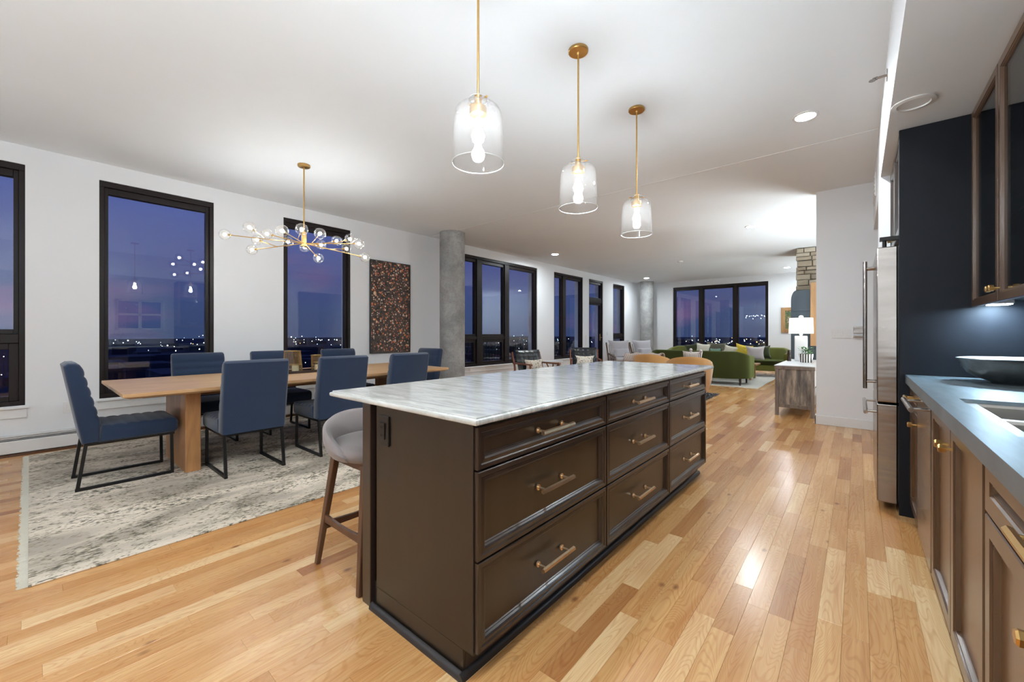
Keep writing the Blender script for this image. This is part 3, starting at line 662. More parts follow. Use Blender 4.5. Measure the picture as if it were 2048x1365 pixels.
colsY = ((.998, 1.935), (1.945, 2.865), (2.875, 3.762)); rowsZ = ((.745, .892), (.428, .738), (.108, .421))
for (a, b_) in colsY:
    for (c, d) in rowsZ:
        dw = MB().rings(PI_, a, b_, c, d, STEPS).build('drawer', M['espresso'], isl)
        dw.data.materials.append(M['esp2']); dw.data.polygons[-1].material_index = 1
        bar_handle(MB(), PI_, (a + b_) / 2 - .02, (c + d) / 2, .235).build('handle', M['champ'], dw, smooth=35)
# marble slab with stepped bullnose
def slab(x0, x1, y0, y1, zb, prof):
    mb = MB(); R = []
    for o_, z in prof: R.append([(x0 - o_, y0 - o_, zb + z), (x1 + o_, y0 - o_, zb + z), (x1 + o_, y1 + o_, zb + z), (x0 - o_, y1 + o_, zb + z)])
    return mb.loft(R)
prof = [(-.012, 0), (-.004, .0008), (-.001, .004), (0, .009), (0, .014), (-.002, .0185), (-.006, .0205), (-.0085, .021), (-.010, .0225), (-.0105, .0265), (-.012, .0275)]
o = slab(-2.02, -.98, .97, 3.93, .905, prof).build('marble_worktop', M['marble'], None, smooth=30, offset=(-1.5, 2.4, .905)); o.location = (-1.5, 2.4, .905)
tag(o, 'veined white grey marble worktop with rounded edge on the dark island', 'countertop')
# outlet on the end panel
ot = thing('power_outlet', 'black outlet plate on end panel of the island', 'outlet', (-1.56, IY0, .80))
MB().box(-1.60, -1.52, IY0 - .008, IY0 + .001, .735, .865).build('plate', M['blackplas'], ot, bevel=.003)
mb = MB().box(-1.577, -1.543, IY0 - .013, IY0 - .008, .765, .835); mb.build('socket_insert', M['blackplas'], ot, bevel=.001)
for zc in (.782, .816):
    for xs_ in (-.008, .006): MB().box(-1.56 + xs_, -1.557 + xs_, IY0 - .0145, IY0 - .0125, zc - .005, zc + .005).build('slot', M['glaze'], ot)

# ================================================================= STOOL
st = thing('counter_stool', 'grey upholstered counter stool with walnut legs tucked beside the island', 'stool', (-1.985, 1.23, 0))
sx0, sy0 = -1.985, 1.23
MB().lathe((sx0, sy0, .60), [(.16, -.025), (.225, -.02), (.25, .005), (.255, .03), (.24, .05), (.19, .06), (.10, .057), (.001, .052)], 40, True, .98, 1.0).build('seat', M['greyfab'], st, smooth=60)
mb = MB(); R = []; na = 40
for k in range(na + 1):
    th = math.radians(70 + (290 - 70) * k / na); e_ = math.sin(PI * k / na) ** .8
    top = .622 + .155 * e_; lean = .03 * e_
    rin, rout = .222, .262; ring = []
    for (rr, z, l_) in ((rin + .01, .60, 0), (rout - .02, .585, 0), (rout, .61, 0), (rout + .01, (.61 + top) / 2, lean * .5), (rout, top - .012, lean), (rout - .015, top, lean), (rin + .004, top - .012, lean * .8), (rin, (.61 + top) / 2, lean * .4)):
        ring.append((sx0 + (rr + l_) * math.cos(th), sy0 + (rr + l_) * math.sin(th), z))
    R.append(ring)
mb.loft(R).build('backrest', M['greyfab'], st, smooth=60)
legp = {}
for sxx in (-1, 1):
    for syy in (-1, 1):
        tp = (sx0 + sxx * .15, sy0 + syy * .17, .575); bt = (sx0 + (sxx * .20 if sxx < 0 else .225), sy0 + syy * .245, 0)
        legp[(sxx, syy)] = (Vector(tp), Vector(bt))
        MB().bar(tp, bt, .042, .034, .026, .024, side=(1, 0, 0)).build('leg', M['walnut'], st, bevel=.004)
mb = MB()
for syy in (-1, 1): mb.bar((sx0 - .15, sy0 + syy * .155, .555), (sx0 + .15, sy0 + syy * .155, .555), .022, .045)
for sxx in (-1, 1): mb.bar((sx0 + sxx * .15, sy0 - .155, .555), (sx0 + sxx * .15, sy0 + .155, .555), .022, .045)
mb.build('seat_frame', M['walnut'], st, bevel=.003)
def onleg(k, z):
    a, b_ = legp[k]; f = (a.z - z) / a.z; return a + (b_ - a) * f
for (k1, k2, z) in (((-1, -1), (1, -1), .24), ((-1, 1), (1, 1), .24), ((-1, -1), (-1, 1), .20), ((1, -1), (1, 1), .20)):
    a, b_ = onleg(k1, z), onleg(k2, z); R = []
    for q in range(9):
        f = q / 8; p = a + (b_ - a) * f; hgt = .030 + .014 * abs(2 * f - 1) ** 2; dn = -.006 * math.sin(PI * f)
        dd = (b_ - a).normalized(); sd = Vector((-dd.y, dd.x, 0)) * .009
        R.append([p - sd + Vector((0, 0, dn - hgt / 2)), p + sd + Vector((0, 0, dn - hgt / 2)), p + sd + Vector((0, 0, dn + hgt / 2)), p - sd + Vector((0, 0, dn + hgt / 2))])
    MB().loft(R).build('stretcher', M['walnut'], st, bevel=.003)

# ================================================================= RIGHT KITCHEN RUN
CF, CE, CTZ, RXC = .262, .24, .945, RX - .024
PR = lambda u, v, d: (CF - .002 - d, u, v)     # front plane facing -x
STB = [(0, -.003), (.003, 0), (.05, 0), (.054, -.005), (.060, -.005), (.064, -.014), (.066, -.018)]
def knob(mb, P, u, v):
    mb.tube(P(u, v, -.012), P(u, v, -.006), .010, n=16).tube(P(u, v, -.006), P(u, v, .022), .0055, n=10).tube(P(u, v, .018), P(u, v, .034), .015, .0165, n=6).tube(P(u, v, .034), P(u, v, .038), .0165, .013, n=6); return mb
def base_unit(name, label, y0, y1, fronts, mat=None):
    t_ = thing(name, label, 'cabinet', ((CF + RX) / 2, (y0 + y1) / 2, 0))
    if 'sink' in label:
        MB().box(CF + .02, RXC, y0, y0 + .018, .09, CTZ - .057).build('side', M['espresso'], t_); MB().box(CF + .02, RXC, y1 - .018, y1, .09, CTZ - .057).build('side', M['espresso'], t_)
        MB().box(CF + .02, RXC, y0 + .018, y1 - .018, .09, .11).build('bottom', M['espresso'], t_)
        MB().box(CF + .02, CF + .035, y0 + .018, y1 - .018, .09, CTZ - .057).build('face_board', M['espresso'], t_)
    else: MB().box(CF + .02, RXC, y0, y1, .09, CTZ - .057).build('body', M['espresso'], t_)
    MB().box(CF + .05, RXC, y0, y1, 0, .09).build('toe_kick', M['glaze'], t_)
    for kind, a, b_, c, d, hw in fronts:
        f = MB().rings(PR, a, b_, c, d, STB).build(kind, M['esp_sheen_frame'], t_)
        f.data.materials.append(M['esp_sheen']); f.data.polygons[-1].material_index = 1
        for h_ in hw:
            if h_[0] == 'knob': knob(MB(), PR, h_[1], h_[2]).build('knob', M['brass'], f, smooth=35)
            else: bar_handle(MB(), PR, h_[1], h_[2], h_[3]).build('handle', M['brass'], f, smooth=35)
    return t_
ZC0, ZC1 = .10, .885
base_unit('base_cabinet', 'narrow dark base cabinet between dishwasher and fridge panel', 3.28, 3.755,
          [('drawer', 3.29, 3.75, .745, ZC1, [('bar', 3.52, .82, .15)]), ('door', 3.29, 3.75, ZC0, .738, [('knob', 3.36, .68)])])
base_unit('base_cabinet', 'dark double door base cabinet under the sink', 1.675, 2.71,
          [('door', 2.197, 2.70, ZC0, ZC1, [('knob', 2.235, .80)]), ('door', 1.685, 2.191, ZC0, ZC1, [('knob', 2.150, .80)])])
base_unit('base_cabinet', 'dark base cabinet nearest the camera with shallow drawer over doors', .62, 1.67,
          [('drawer', .63, 1.66, .745, ZC1, [('bar', 1.12, .832, .25)]), ('door', 1.148, 1.66, ZC0, .738, [('knob', 1.185, .655)]), ('door', .63, 1.142, ZC0, .738, [('knob', 1.105, .655)])])
base_unit('base_cabinet', 'dark base cabinet behind the camera along right wall', -1.2, .615,
          [('door', -.28, .605, ZC0, ZC1, [('knob', -.24, .8)]), ('door', -1.19, -.29, ZC0, ZC1, [('knob', -.33, .8)])])
dwt = thing('dishwasher', 'stainless dishwasher with towel bar handle in the right hand counter run', 'dishwasher', ((CF + RX) / 2, 3.0, 0))
MB().box(CF + .02, RX - .02, 2.72, 3.27, .09, CTZ - .057).build('body', M['blackplas'], dwt)
MB().box(CF - .004, CF + .02, 2.722, 3.268, .095, .885).build('door', M['steel'], dwt, bevel=.004)
MB().box(CF + .05, RX - .02, 2.72, 3.27, 0, .09).build('toe_kick', M['blackplas'], dwt)
mb = MB().tube((.198, 2.78, .845), (.198, 3.22, .845), .012, n=20)
for yy in (2.83, 3.17): mb.tube((.198, yy, .845), (CF - .004, yy, .845), .008, n=14)
mb.build('bar_handle', M['steel'], dwt, smooth=40)
# counter with sink cut-out
SX0, SX1, SY0, SY1 = .325, .77, 1.70, 2.53
mb = MB(); zb = CTZ - .055
mb.box(CE, RX, SY1, 3.758, zb, CTZ).box(CE, RX, -1.2, SY0, zb, CTZ).box(CE, SX0, SY0, SY1, zb, CTZ).box(SX1, RX, SY0, SY1, zb, CTZ)
o = mb.build('metal_worktop', M['zinc'], None, offset=(.6, 1.3, zb)); o.location = (.6, 1.3, zb)
tag(o, 'blue grey metal worktop with thick edge along the right wall', 'countertop')
sk = thing('kitchen_sink', 'stainless double bowl undermount sink in the metal worktop', 'sink', (.55, 2.1, .76))
zs = CTZ - .024
for a, b_ in ((SY0 + .02, 2.08), (2.12, SY1 - .03)):
    mb = MB(); x0, x1 = SX0 + .045, SX1 - .03
    ringz = lambda i, z: [(x0 + i, a + i, z), (x1 - i, a + i, z), (x1 - i, b_ - i, z), (x0 + i, b_ - i, z)]
    mb.loft([ringz(0, zs + .010), ringz(.004, zs), ringz(.012, zs - .17), ringz(.03, zs - .19)], False); mb.add(ringz(.03, zs - .19), [(0, 1, 2, 3)])
    mb.build('bowl', M['sinksteel'], sk)
    MB().lathe(((x0 + x1) / 2, (a + b_) / 2, zs - .188), [(.045, 0), (.04, .003), (.02, 0), (.001, 0)], 24).build('drain', M['steel'], sk, smooth=40)
mb = MB().box(SX0, SX0 + .045, SY0, SY1, zs, zs + .010).box(SX1 - .03, SX1, SY0, SY1, zs, zs + .010).box(SX0 + .045, SX1 - .03, SY0, SY0 + .02, zs, zs + .010).box(SX0 + .045, SX1 - .03, SY1 - .03, SY1, zs, zs + .010).box(SX0 + .045, SX1 - .03, 2.08, 2.12, zs, zs + .010)
mb.build('rim', M['sinksteel'], sk)
# tall side panel, splashback
o = MB().box(.21, RX, 3.76, 3.79, 0, 2.578).build('tall_side_panel', M['darkpanel'], None, bevel=.002, offset=(.58, 3.775, 0)); o.location = (.58, 3.775, 0)
tag(o, 'tall charcoal side panel standing between counter and refrigerator', 'panel')
o = MB().box(RX - .036, RX - .022, 2.50, 3.755, CTZ, 1.41).build('splashback', M['darkpanel'], None, offset=(RX - .006, 3.1, CTZ)); o.location = (RX - .006, 3.1, CTZ)
tag(o, 'charcoal metal splashback behind the counter under wall cabinets', 'splashback')
# wall cabinets with glass doors
UF, UZ0, UZ1 = .533, 1.41, 2.575
uc = thing('wall_cabinet', 'dark wall cabinet with two glass doors over the metal counter', 'cabinet', (.75, 3.13, UZ0))
MB().box(UF + .02, RX, 2.50, 3.757, UZ0, UZ0 + .02).box(UF + .02, RX, 2.50, 3.757, UZ1 - .02, UZ1).box(UF + .02, RX, 2.50, 2.52, UZ0, UZ1).box(UF + .02, RX, 3.737, 3.757, UZ0, UZ1).box(RX - .012, RX, 2.52, 3.737, UZ0 + .02, UZ1 - .02).build('body', M['darkpanel'], uc)
for k, zz in enumerate((1.80, 2.18)): MB().box(UF + .05, RX - .013, 2.525, 3.732, zz, zz + .008).build('glass_shelf', M['cabglass'], uc)
PU = lambda u, v, d: (UF - d, u, v)
for a, b_, ky in ((3.135, 3.752, 3.165), (2.505, 3.128, 3.10)):
    mb = MB()
    R = []
    for i_, d_ in ((0, -.02), (0, -.003), (.003, 0), (.040, 0), (.043, -.004), (.048, -.004), (.054, -.012), (.054, -.02)):
        R.append([PU(a + i_, UZ0 - .03 + i_, d_), PU(b_ - i_, UZ0 - .03 + i_, d_), PU(b_ - i_, UZ1 - i_, d_), PU(a + i_, UZ1 - i_, d_)])
    mb.loft(R, False); dd = mb.build('door', M['esp_sheen_frame'], uc)
    MB().box(UF + .013, UF + .017, a + .05, b_ - .05, UZ0 + .02, UZ1 - .05).build('pane', M['cabglass'], dd)
    knob(MB(), PU, ky, UZ0 + .035).build('knob', M['brass'], dd, smooth=35)
ul = thing('under_cabinet_light', 'slim lit light bar under the glass wall cabinet', 'light', (.64, 3.5, UZ0))
MB().box(.58, .67, 3.57, 3.70, UZ0 - .022, UZ0).build('housing', M['whitecer'], ul)
MB().box(.585, .665, 3.575, 3.695, UZ0 - .026, UZ0 - .022).build('diffuser', M['ucab'], ul)
for k in range(6):
    r = .125 - (k % 2) * .006
    zz = UZ0 + .022 + k * .016
    o = MB().lathe((.72, 2.86, zz), [(.05, 0), (.06, .001), (r, .012), (r + .004, .014), (r - .01, .013), (.05, .004), (.001, .004)], 32, True).build('plate', M['whitecer'], None, smooth=50, offset=(.72, 2.86, zz)); o.location = (.72, 2.86, zz)
    tag(o, 'white plate in stack behind glass door, ' + ('bottom plate of the stack', 'second plate from bottom', 'third plate from bottom', 'fourth plate from bottom', 'fifth plate from bottom', 'top plate of the stack')[k], 'plate', 'stacked plates in the glass cabinet')
# hammered bowl
bc = (.665, 3.42, CTZ)
bw = thing('serving_bowl', 'large dark hammered metal bowl with white inside on the counter', 'bowl', bc)
mb = MB(); pr = [(.105, 0), (.107, .008), (.118, .014), (.160, .030), (.195, .058), (.215, .088), (.223, .108), (.226, .114), (.232, .128), (.240, .136), (.236, .139)]
rings_ = []
for j, (r, z) in enumerate(pr):
    rings_.append([(bc[0] + (r + (.0016 * math.sin(k * 2.6 + j * 2.1) if 2 < j < 8 else 0)) * math.cos(2 * PI * k / 60), bc[1] + r * math.sin(2 * PI * k / 60), bc[2] + z) for k in range(60)])
mb.loft(rings_, False); mb.add([tuple(p) for p in rings_[0]], [tuple(range(60))])
m_ = plain('hammered_metal', srgb(118, 120, 120), .3, .9, var=.15, nscale=20, bstr=.9, bscale=38)
mb.build('shell', m_, bw, smooth=50)
MB().lathe(bc, [(.236, .139), (.224, .128), (.212, .100), (.180, .062), (.14, .036), (.08, .026), (.001, .024)], 60).build('inner_glaze', M['whitecer'], bw, smooth=60)

# refrigerator
fr = thing('refrigerator', 'tall stainless refrigerator with long bar handles beside charcoal panel', 'refrigerator', (.5, 4.25, 0))
MB().box(.225, RX - .05, 3.81, 4.72, .05, 1.86).build('case', M['steel'], fr, bevel=.003)
MB().box(.24, RX - .05, 3.83, 4.70, 0, .05).build('plinth', M['blackplas'], fr)
for nm, a, b_, c, d in (('door', 3.805, 4.262, .745, 1.815), ('door', 4.268, 4.725, .745, 1.815), ('freezer_drawer', 3.805, 4.725, .055, .73)):
    f = MB().box(.10, .205, a, b_, c, d).build(nm, M['steel'], fr, bevel=.006)
    MB().box(.205, .226, a + .006, b_ - .006, c + .006, d - .006).build('gasket', M['blackplas'], f)
    if nm == 'door':
        yy = 4.225 if a < 4 else 4.305
        mb = MB().tube((.042, yy, .79), (.042, yy, 1.78), .013, n=20)
        for zz in (.845, 1.725): mb.tube((.042, yy, zz), (.10, yy, zz), .009, n=14)
    else:
        mb = MB().tube((.042, 3.88, .655), (.042, 4.65, .655), .013, n=20)
        for yy in (3.95, 4.58): mb.tube((.042, yy, .655), (.10, yy, .655), .009, n=14)
    mb.build('handle', M['steel'], f, smooth=40)
mb = MB()
for yy in (3.84, 4.69): mb.box(.115, .30, yy - .028, yy + .028, 1.862, 1.885).tube((.14, yy, 1.80), (.14, yy, 1.88), .012)
mb.build('hinge', M['blackmetal'], fr)
of = thing('bridge_cabinet', 'dark two door cabinet above the refrigerator', 'cabinet', (.5, 4.28, 1.9))
MB().box(.235, RXC, 3.792, 4.788, 1.90, 2.575).build('body', M['espresso'], of)
PO = lambda u, v, d: (.212 - d, u, v)
for a, b_, ky in ((3.80, 4.287, 4.25), (4.293, 4.782, 4.33)):
    f = MB().rings(PO, a, b_, 1.90, 2.57, STB).build('door', M['espresso'], of)
    knob(MB(), PO, ky, 1.94).build('knob', M['brass'], f, smooth=35)
# window plant over the counter
pp = thing('potted_plant', 'small leafy plant on kitchen window sill', 'plant', (.88, 1.45, CTZ))
MB().lathe((.86, 1.45, CTZ), [(.05, 0), (.065, .11), (.07, .12), (.06, .12), (.055, .10), (.001, .10)], 24, True).build('pot', M['whitecer'], pp, smooth=40)
mb = MB(); rp = random.Random(5)
for _ in range(70):
    a = rp.random() * 2 * PI; r = rp.uniform(.02, .11); z = rp.uniform(.12, .32); c_ = Vector((.84 + r * .6 * math.cos(a), 1.45 + r * 1.6 * math.sin(a), CTZ + z)); d_ = Vector((math.cos(a), math.sin(a), rp.uniform(-.3, .5))) * .04; s_ = Vector((-math.sin(a), math.cos(a), 0)) * .012
    mb.add([c_, c_ + d_ * .5 + s_, c_ + d_, c_ + d_ * .5 - s_], [(0, 1, 2, 3)])
tag(mb.build('foliage', M['green'], pp), kind='stuff')

# ================================================================= PENDANTS
px_, = (-1.43,)
def pendant():
    t_ = thing('pendant_light', '', 'pendant light', (0, 0, 0), 'brass and glass pendants above the island')
    MB().lathe((0, 0, 0), [(.001, 0), (.065, 0), (.066, -.004), (.066, -.016), (.062, -.020), (.012, -.021), (.010, -.03), (.006, -.034), (.001, -.034)], 40).build('canopy', M['brass'], t_, smooth=40)
    MB().tube((0, 0, -.03), (0, 0, -.74), .0058, n=14).build('rod', M['brass'], t_, smooth=60)
    MB().lathe((0, 0, -.81), [(.001, .085), (.018, .085), (.020, .03), (.040, .025), (.043, .015), (.041, -.012), (.034, -.016), (.015, -.018), (.014, -.03), (.001, -.03)], 32).build('socket', M['brass'], t_, smooth=40)
    g = [(.127, -1.062), (.1265, -1.05), (.122, -.93), (.1175, -.84), (.114, -.815), (.106, -.797), (.093, -.785), (.072, -.778), (.052, -.775), (.049, -.768), (.047, -.748), (.044, -.745)]
    MB().lathe((0, 0, 0), g + [(r - .0035, z) for r, z in reversed(g)], 56).build('glass_shade', M['pglass'], t_, smooth=50)
    mb = MB(); mb.lathe((0, 0, 0), [(.1275 + .0022 * math.cos(q), -1.062 + .0022 * math.sin(q)) for q in [2 * PI * k / 6 for k in range(7)]], 56); mb.build('shade_rim', M['rimglass'], t_, smooth=60); mb = MB().lathe((0, 0, 0), [(.0455 + .0018 * math.cos(q), -.745 + .0018 * math.sin(q)) for q in [2 * PI * k / 6 for k in range(7)]], 40)
    mb.build('collar_rim', M['rimglass'], t_, smooth=60)
    mb = MB().tube((0, 0, -.752), (.055, 0, -.752), .003, n=8).sphere((.056, 0, -.752), .006).tube((0, 0, -.752), (-.055, 0, -.752), .003, n=8).sphere((-.056, 0, -.752), .006)
    mb.build('set_screw', M['brass'], t_)
    MB().lathe((0, 0, -.93), [(.001, -.035), (.016, -.031), (.027, -.020), (.032, 0), (.029, .020), (.019, .042), (.014, .06), (.0135, .088)], 24, True).build('bulb', M['bulb'], t_, smooth=60)
    return t_
m, t, b = newmat('glass_rim'); M['rimglass'] = m; b.inputs['Base Color'].default_value = (.85, .87, .88, 1); b.inputs['Roughness'].default_value = .08; b.inputs['Alpha'].default_value = .75
p0 = pendant()
place(copy_tree(p0), (px_, 2.375, H), .3, 'middle of three glass pendants over island, brass canopy in view')
place(copy_tree(p0), (px_, 3.32, H), .6, 'farthest and smallest looking of three glass pendants over island')
place(p0, (px_, 1.43, H), 0, 'nearest of three glass pendants over island, the lowest looking and largest')

# ================================================================= CHANDELIER
CC = (-4.77, 2.0); ch = thing('chandelier', 'brass branching chandelier with many clear glass globes over dining table', 'chandelier', (CC[0], CC[1], H))
MB().lathe((CC[0], CC[1], H), [(.001, 0), (.065, 0), (.065, -.022), (.06, -.026), (.001, -.026)], 36).build('canopy', M['brass'], ch, smooth=40)
MB().tube((CC[0], CC[1], H - .02), (CC[0], CC[1], 2.34), .0075, n=14).build('rod', M['brass'], ch, smooth=60)
MB().tube((CC[0], CC[1], 2.36), (CC[0], CC[1], 2.215), .026, n=24).tube((CC[0], CC[1], 2.215), (CC[0], CC[1], 2.20), .034, n=24).build('hub', M['brass'], ch, smooth=40)
F2 = (-math.sin(YAW), math.cos(YAW)); R2 = (math.cos(YAW), math.sin(YAW))
GL = {1: (449.5, 469.4, 20), 2: (498.8, 455, 22.5), 3: (514.4, 480, 19), 4: (504, 500, 19), 5: (534, 468, 20.5), 6: (564.4, 462, 24.5), 7: (576, 484, 19), 8: (603.4, 459, 23.5), 9: (609.4, 495, 18),
      10: (640, 467.5, 21.5), 11: (642, 490, 18.4), 12: (637, 516.7, 18.4), 13: (673.4, 482, 18.7), 14: (700, 478.4, 19.5), 15: (693.3, 498, 18), 16: (718, 487.8, 20), 17: (730, 515, 18.7)}
GP = {}
for k, (gx, gy, s_) in GL.items():
    D = 4.6 * (20 / s_) ** .75; u = (gx - 1024) / FPX; GP[k] = Vector((D * (F2[0] + u * R2[0]), D * (F2[1] + u * R2[1]), CH + D * (667 - gy) / FPX))
HB = Vector((CC[0], CC[1], 2.235))
MAIN = {1: [(2, .5)], 4: [(3, .55)], 5: [(7, .5)], 6: [(8, .35)], 12: [(9, .3)], 17: [(15, .45)], 16: [(13, .4), (14, .6)], 11: [(10, .5)]}
for k, br_ in MAIN.items():
    d_ = (GP[k] - HB).normalized(); tip = GP[k] - d_ * .055
    ends = [(HB, tip)]
    arm = MB().tube(HB, tip, .005, n=10).tube(tip - d_ * .012, tip + d_ * .012, .011, n=14)
    arm.build('arm', M['brass'], ch, smooth=50)
    for kk, f in br_:
        st_ = HB + (tip - HB) * f; dd = (GP[kk] - st_).normalized(); tp = GP[kk] - dd * .055
        MB().tube(st_, tp, .0042, n=10).tube(tp - dd * .012, tp + dd * .012, .011, n=14).sphere(st_, .008, 8, 6).build('arm', M['brass'], ch, smooth=50)
for k, p in GP.items():
    g_ = MB().sphere(p, .058, 28, 18).build('globe', M['gglass'], ch, smooth=180)
    MB().sphere(p, .0165, 14, 10).build('bulb', M['gbulb'], g_, smooth=180)

# ================================================================= DINING
rg = thing('area_rug', 'large distressed cream and grey rug under the dining table', 'rug', (-4.65, 2.1, 0))
mb = MB(); nx_, ny_ = 2, 40
mb.box(-6.28, -3.03, -.005, 4.4, 0.0005, .009).build('pile', M['rug'], rg, bevel=.003)
mb = MB(); rf = random.Random(4)
for yb_, sg in ((-.005, -1), (4.4, 1)):
    x = -6.275
    while x < -3.035:
        L_ = rf.uniform(.028, .042); mb.box(x, x + rf.uniform(.003, .005), yb_, yb_ + sg * L_, .001, .005); x += .0075
tag(mb.build('fringe', M['cream'], rg), kind='stuff')
dt = thing('dining_table', 'long oak trestle dining table on the rug', 'table', (-4.9, 2.05, .009))
TZ = .76
# top: bevelled underside
mb = MB(); R = []
for ins, z in ((.045, TZ - .045), (.0, TZ - .026), (0, TZ - .002), (.002, TZ)):
    R.append([(-5.60 + ins, .45 + ins, z), (-4.20 - ins, .45 + ins, z), (-4.20 - ins, 3.64 - ins, z), (-5.60 + ins, 3.64 - ins, z)])
mb.loft(R).build('tabletop', M['tableoak'], dt)
for a in (.87, 3.16): MB().box(-5.22, -4.44, a, a + .11, .009, TZ - .045).build('leg', M['tableleg'], dt, bevel=.004)
MB().box(-5.0, -4.66, .98, 3.16, TZ - .115, TZ - .046).build('apron', M['tableleg'], dt, bevel=.003)
mb = MB()
for xx in (-5.4, -4.45): mb.bar((xx, .52, TZ - .05), (xx, .60, TZ - .065), .012, .012).bar((xx, .60, TZ - .065), (xx, .87, TZ - .065), .012, .012)
mb.build('extension_runner', M['steel'], dt)

def scallop(p0, p1, n, amp, k=5):
    p0, p1 = Vector(p0), Vector(p1); d = p1 - p0; nrm = Vector((-d.y, d.x)).normalized(); o = []
    for i in range(n):
        for j in range(k):
            f = (i + j / k) / n; o.append(tuple(p0 + d * f + nrm * (amp * (abs(math.sin(PI * j / k)) ** .6))))
    return o
def dining_chair():
    t_ = thing('dining_chair', '', 'chair', (0, 0, 0), 'navy dining chairs around the oak table')
    s0 = -.29
    # profile in (y, z); back leans to -y
    pts = [(.028 + s0, .357), (.125 + s0, .36)]
    pts += [(.128 + s0, .485)] + [(y_, z_) for y_, z_ in scallop((.128 + s0, .49), (.022 + s0, .955), 6, -.009)] + [(.017 + s0, .968), (-.005 + s0, .980), (-.045 + s0, .980), (-.070 + s0, .960)]
    MB().xprof(pts, -.25, .25, .02).build('backrest', M['navy'], t_, smooth=50)
    pts = [(.118 + s0, .355), (.585 + s0, .355), (.605 + s0, .38), (.61 + s0, .44), (.595 + s0, .475)] + scallop((.585 + s0, .478), (.118 + s0, .482), 6, -.007)
    MB().xprof(pts, -.25, .25, .02).build('seat', M['navy'], t_, smooth=50)
    for sg in (-1, 1):
        x = sg * .225; mb = MB()
        mb.bar((x, .57 + s0 - .005, .35), (x, .57 + s0, 0.012), .022, .022).bar((x, s0 + .05, .35), (x, s0 + .005, 0.012), .022, .022)
        mb.bar((x, s0 - .008, .011), (x, .58 + s0, .011), .022, .022)
        mb.build('leg', M['blackmetal'], t_)
    MB().box(-.236, .236, .04 + s0, .585 + s0, .338, .356).build('seat_frame', M['blackmetal'], t_)
    return t_
d0 = dining_chair(); RZ = .0092
for k, (x, y, rz, lb) in enumerate(((-4.30, 1.28, PI / 2, 'navy dining chair, back to camera, nearest the left on island side'),
                                    (-4.30, 2.07, PI / 2, 'navy dining chair, middle of the three on the island side'),
                                    (-4.30, 2.87, PI / 2, 'navy dining chair on island side nearest the concrete column'),
                                    (-5.60, 1.28, -PI / 2, 'navy dining chair on window side in front of second window'),
                                    (-5.60, 2.07, -PI / 2, 'navy dining chair on window side, middle one behind the candle lantern'),
                                    (-5.60, 2.97, -PI / 2, 'navy dining chair on window side below the flower painting'),
                                    (-5.05, 3.70, PI, 'navy dining chair at far table end before concrete column'))):
    place(copy_tree(d0), (x, y, RZ), rz, lb)
place(d0, (-4.77, .52, RZ), 0, 'navy dining chair seen from its side at near end of table')
# centrepiece
tr = thing('serving_tray', 'long dark wooden tray in middle of dining table', 'tray', (-5.0, 2.12, TZ))
MB().box(-5.13, -4.87, 1.82, 2.42, TZ, TZ + .008).build('base', M['darkwood'], tr)
mb = MB()
for a, b_, c, d in ((-5.13, -4.87, 1.82, 1.832), (-5.13, -4.87, 2.408, 2.42), (-5.13, -5.118, 1.82, 2.42), (-4.882, -4.87, 1.82, 2.42)): mb.box(a, b_, c, d, TZ + .008, TZ + .03)
mb.build('edge', M['darkwood'], tr)
def lantern(x, y, rb, rt, h_, label):
    z = TZ + .008; t_ = thing('wire_lantern', label, 'lantern', (x, y, z)); nst = 44
    mb = MB()
    for k in range(nst):
        a = 2 * PI * k / nst; mb.tube((x + rb * math.cos(a), y + rb * math.sin(a), z), (x + rt * math.cos(a), y + rt * math.sin(a), z + h_), .0016, n=5)
    tag(mb.build('wires', M['gold_wire'], t_), kind='stuff')
    for r, zz, nm in ((rt, h_, 'top_ring'), (rb, .004, 'bottom_ring'), (rb + (rt - rb) * .35, h_ * .35, 'middle_ring')):
        MB().lathe((x, y, z + zz), [(r + .004 * math.cos(q), .004 * math.sin(q)) for q in [2 * PI * k / 6 for k in range(7)]], 36).build(nm, M['gold_wire'], t_, smooth=60)
def candle(x, y, r, h_, label, jar=False):
    z = TZ + .008; t_ = thing('candle_jar' if jar else 'pillar_candle', label, 'candle', (x, y, z))
    MB().lathe((x, y, z), [(r, 0), (r, h_ - .003), (r - .004, h_), (.001, h_ - .004)], 28, True).build('wax', M['candle'], t_, smooth=40)
    MB().tube((x, y, z + h_ - .004), (x, y, z + h_ + .010), .0012, n=6).build('wick', M['blackplas'], t_)
    if jar: MB().lathe((x, y, z), [(r + .004, 0), (r + .007, .002), (r + .007, h_ + .03), (r + .004, h_ + .03), (r + .004, .002)], 36).build('jar', M['gglass'], t_, smooth=40); MB().lathe((x, y, z + h_ + .028), [(r + .004, 0), (r + .010, 0), (r + .010, .008), (r + .004, .008)], 36).build('jar_rim', M['gold_wire'], t_, smooth=40)
lantern(-5.03, 1.98, .105, .085, .245, 'taller gold wire lantern on the dark tray')
candle(-5.0, 2.0, .038, .085, 'cream pillar candle inside the taller wire lantern')
lantern(-5.05, 2.26, .052, .055, .185, 'shorter gold wire lantern on the dark tray')
candle(-4.93, 2.23, .040, .075, 'cream candle in a glass jar at front of tray', True)

# flower painting
pt = thing('flower_painting', 'tall dark painting of scattered orange and cream flowers on white wall', 'painting', (WX, 4.2, .87))
MB().box(WX + .028, WX + .030, 3.80, 4.60, .88, 2.49).build('canvas', M['flowers'], pt)
fm = MB()
for a, b_, c, d in ((3.79, 3.802, .87, 2.50), (4.598, 4.61, .87, 2.50), (3.79, 4.61, .87, .882), (3.79, 4.61, 2.488, 2.50)): fm.box(WX, WX + .04, a, b_, c, d)
fm.box(WX, WX + .028, 3.8, 4.6, .88, 2.49); fm.build('frame', M['blackplas'], pt)

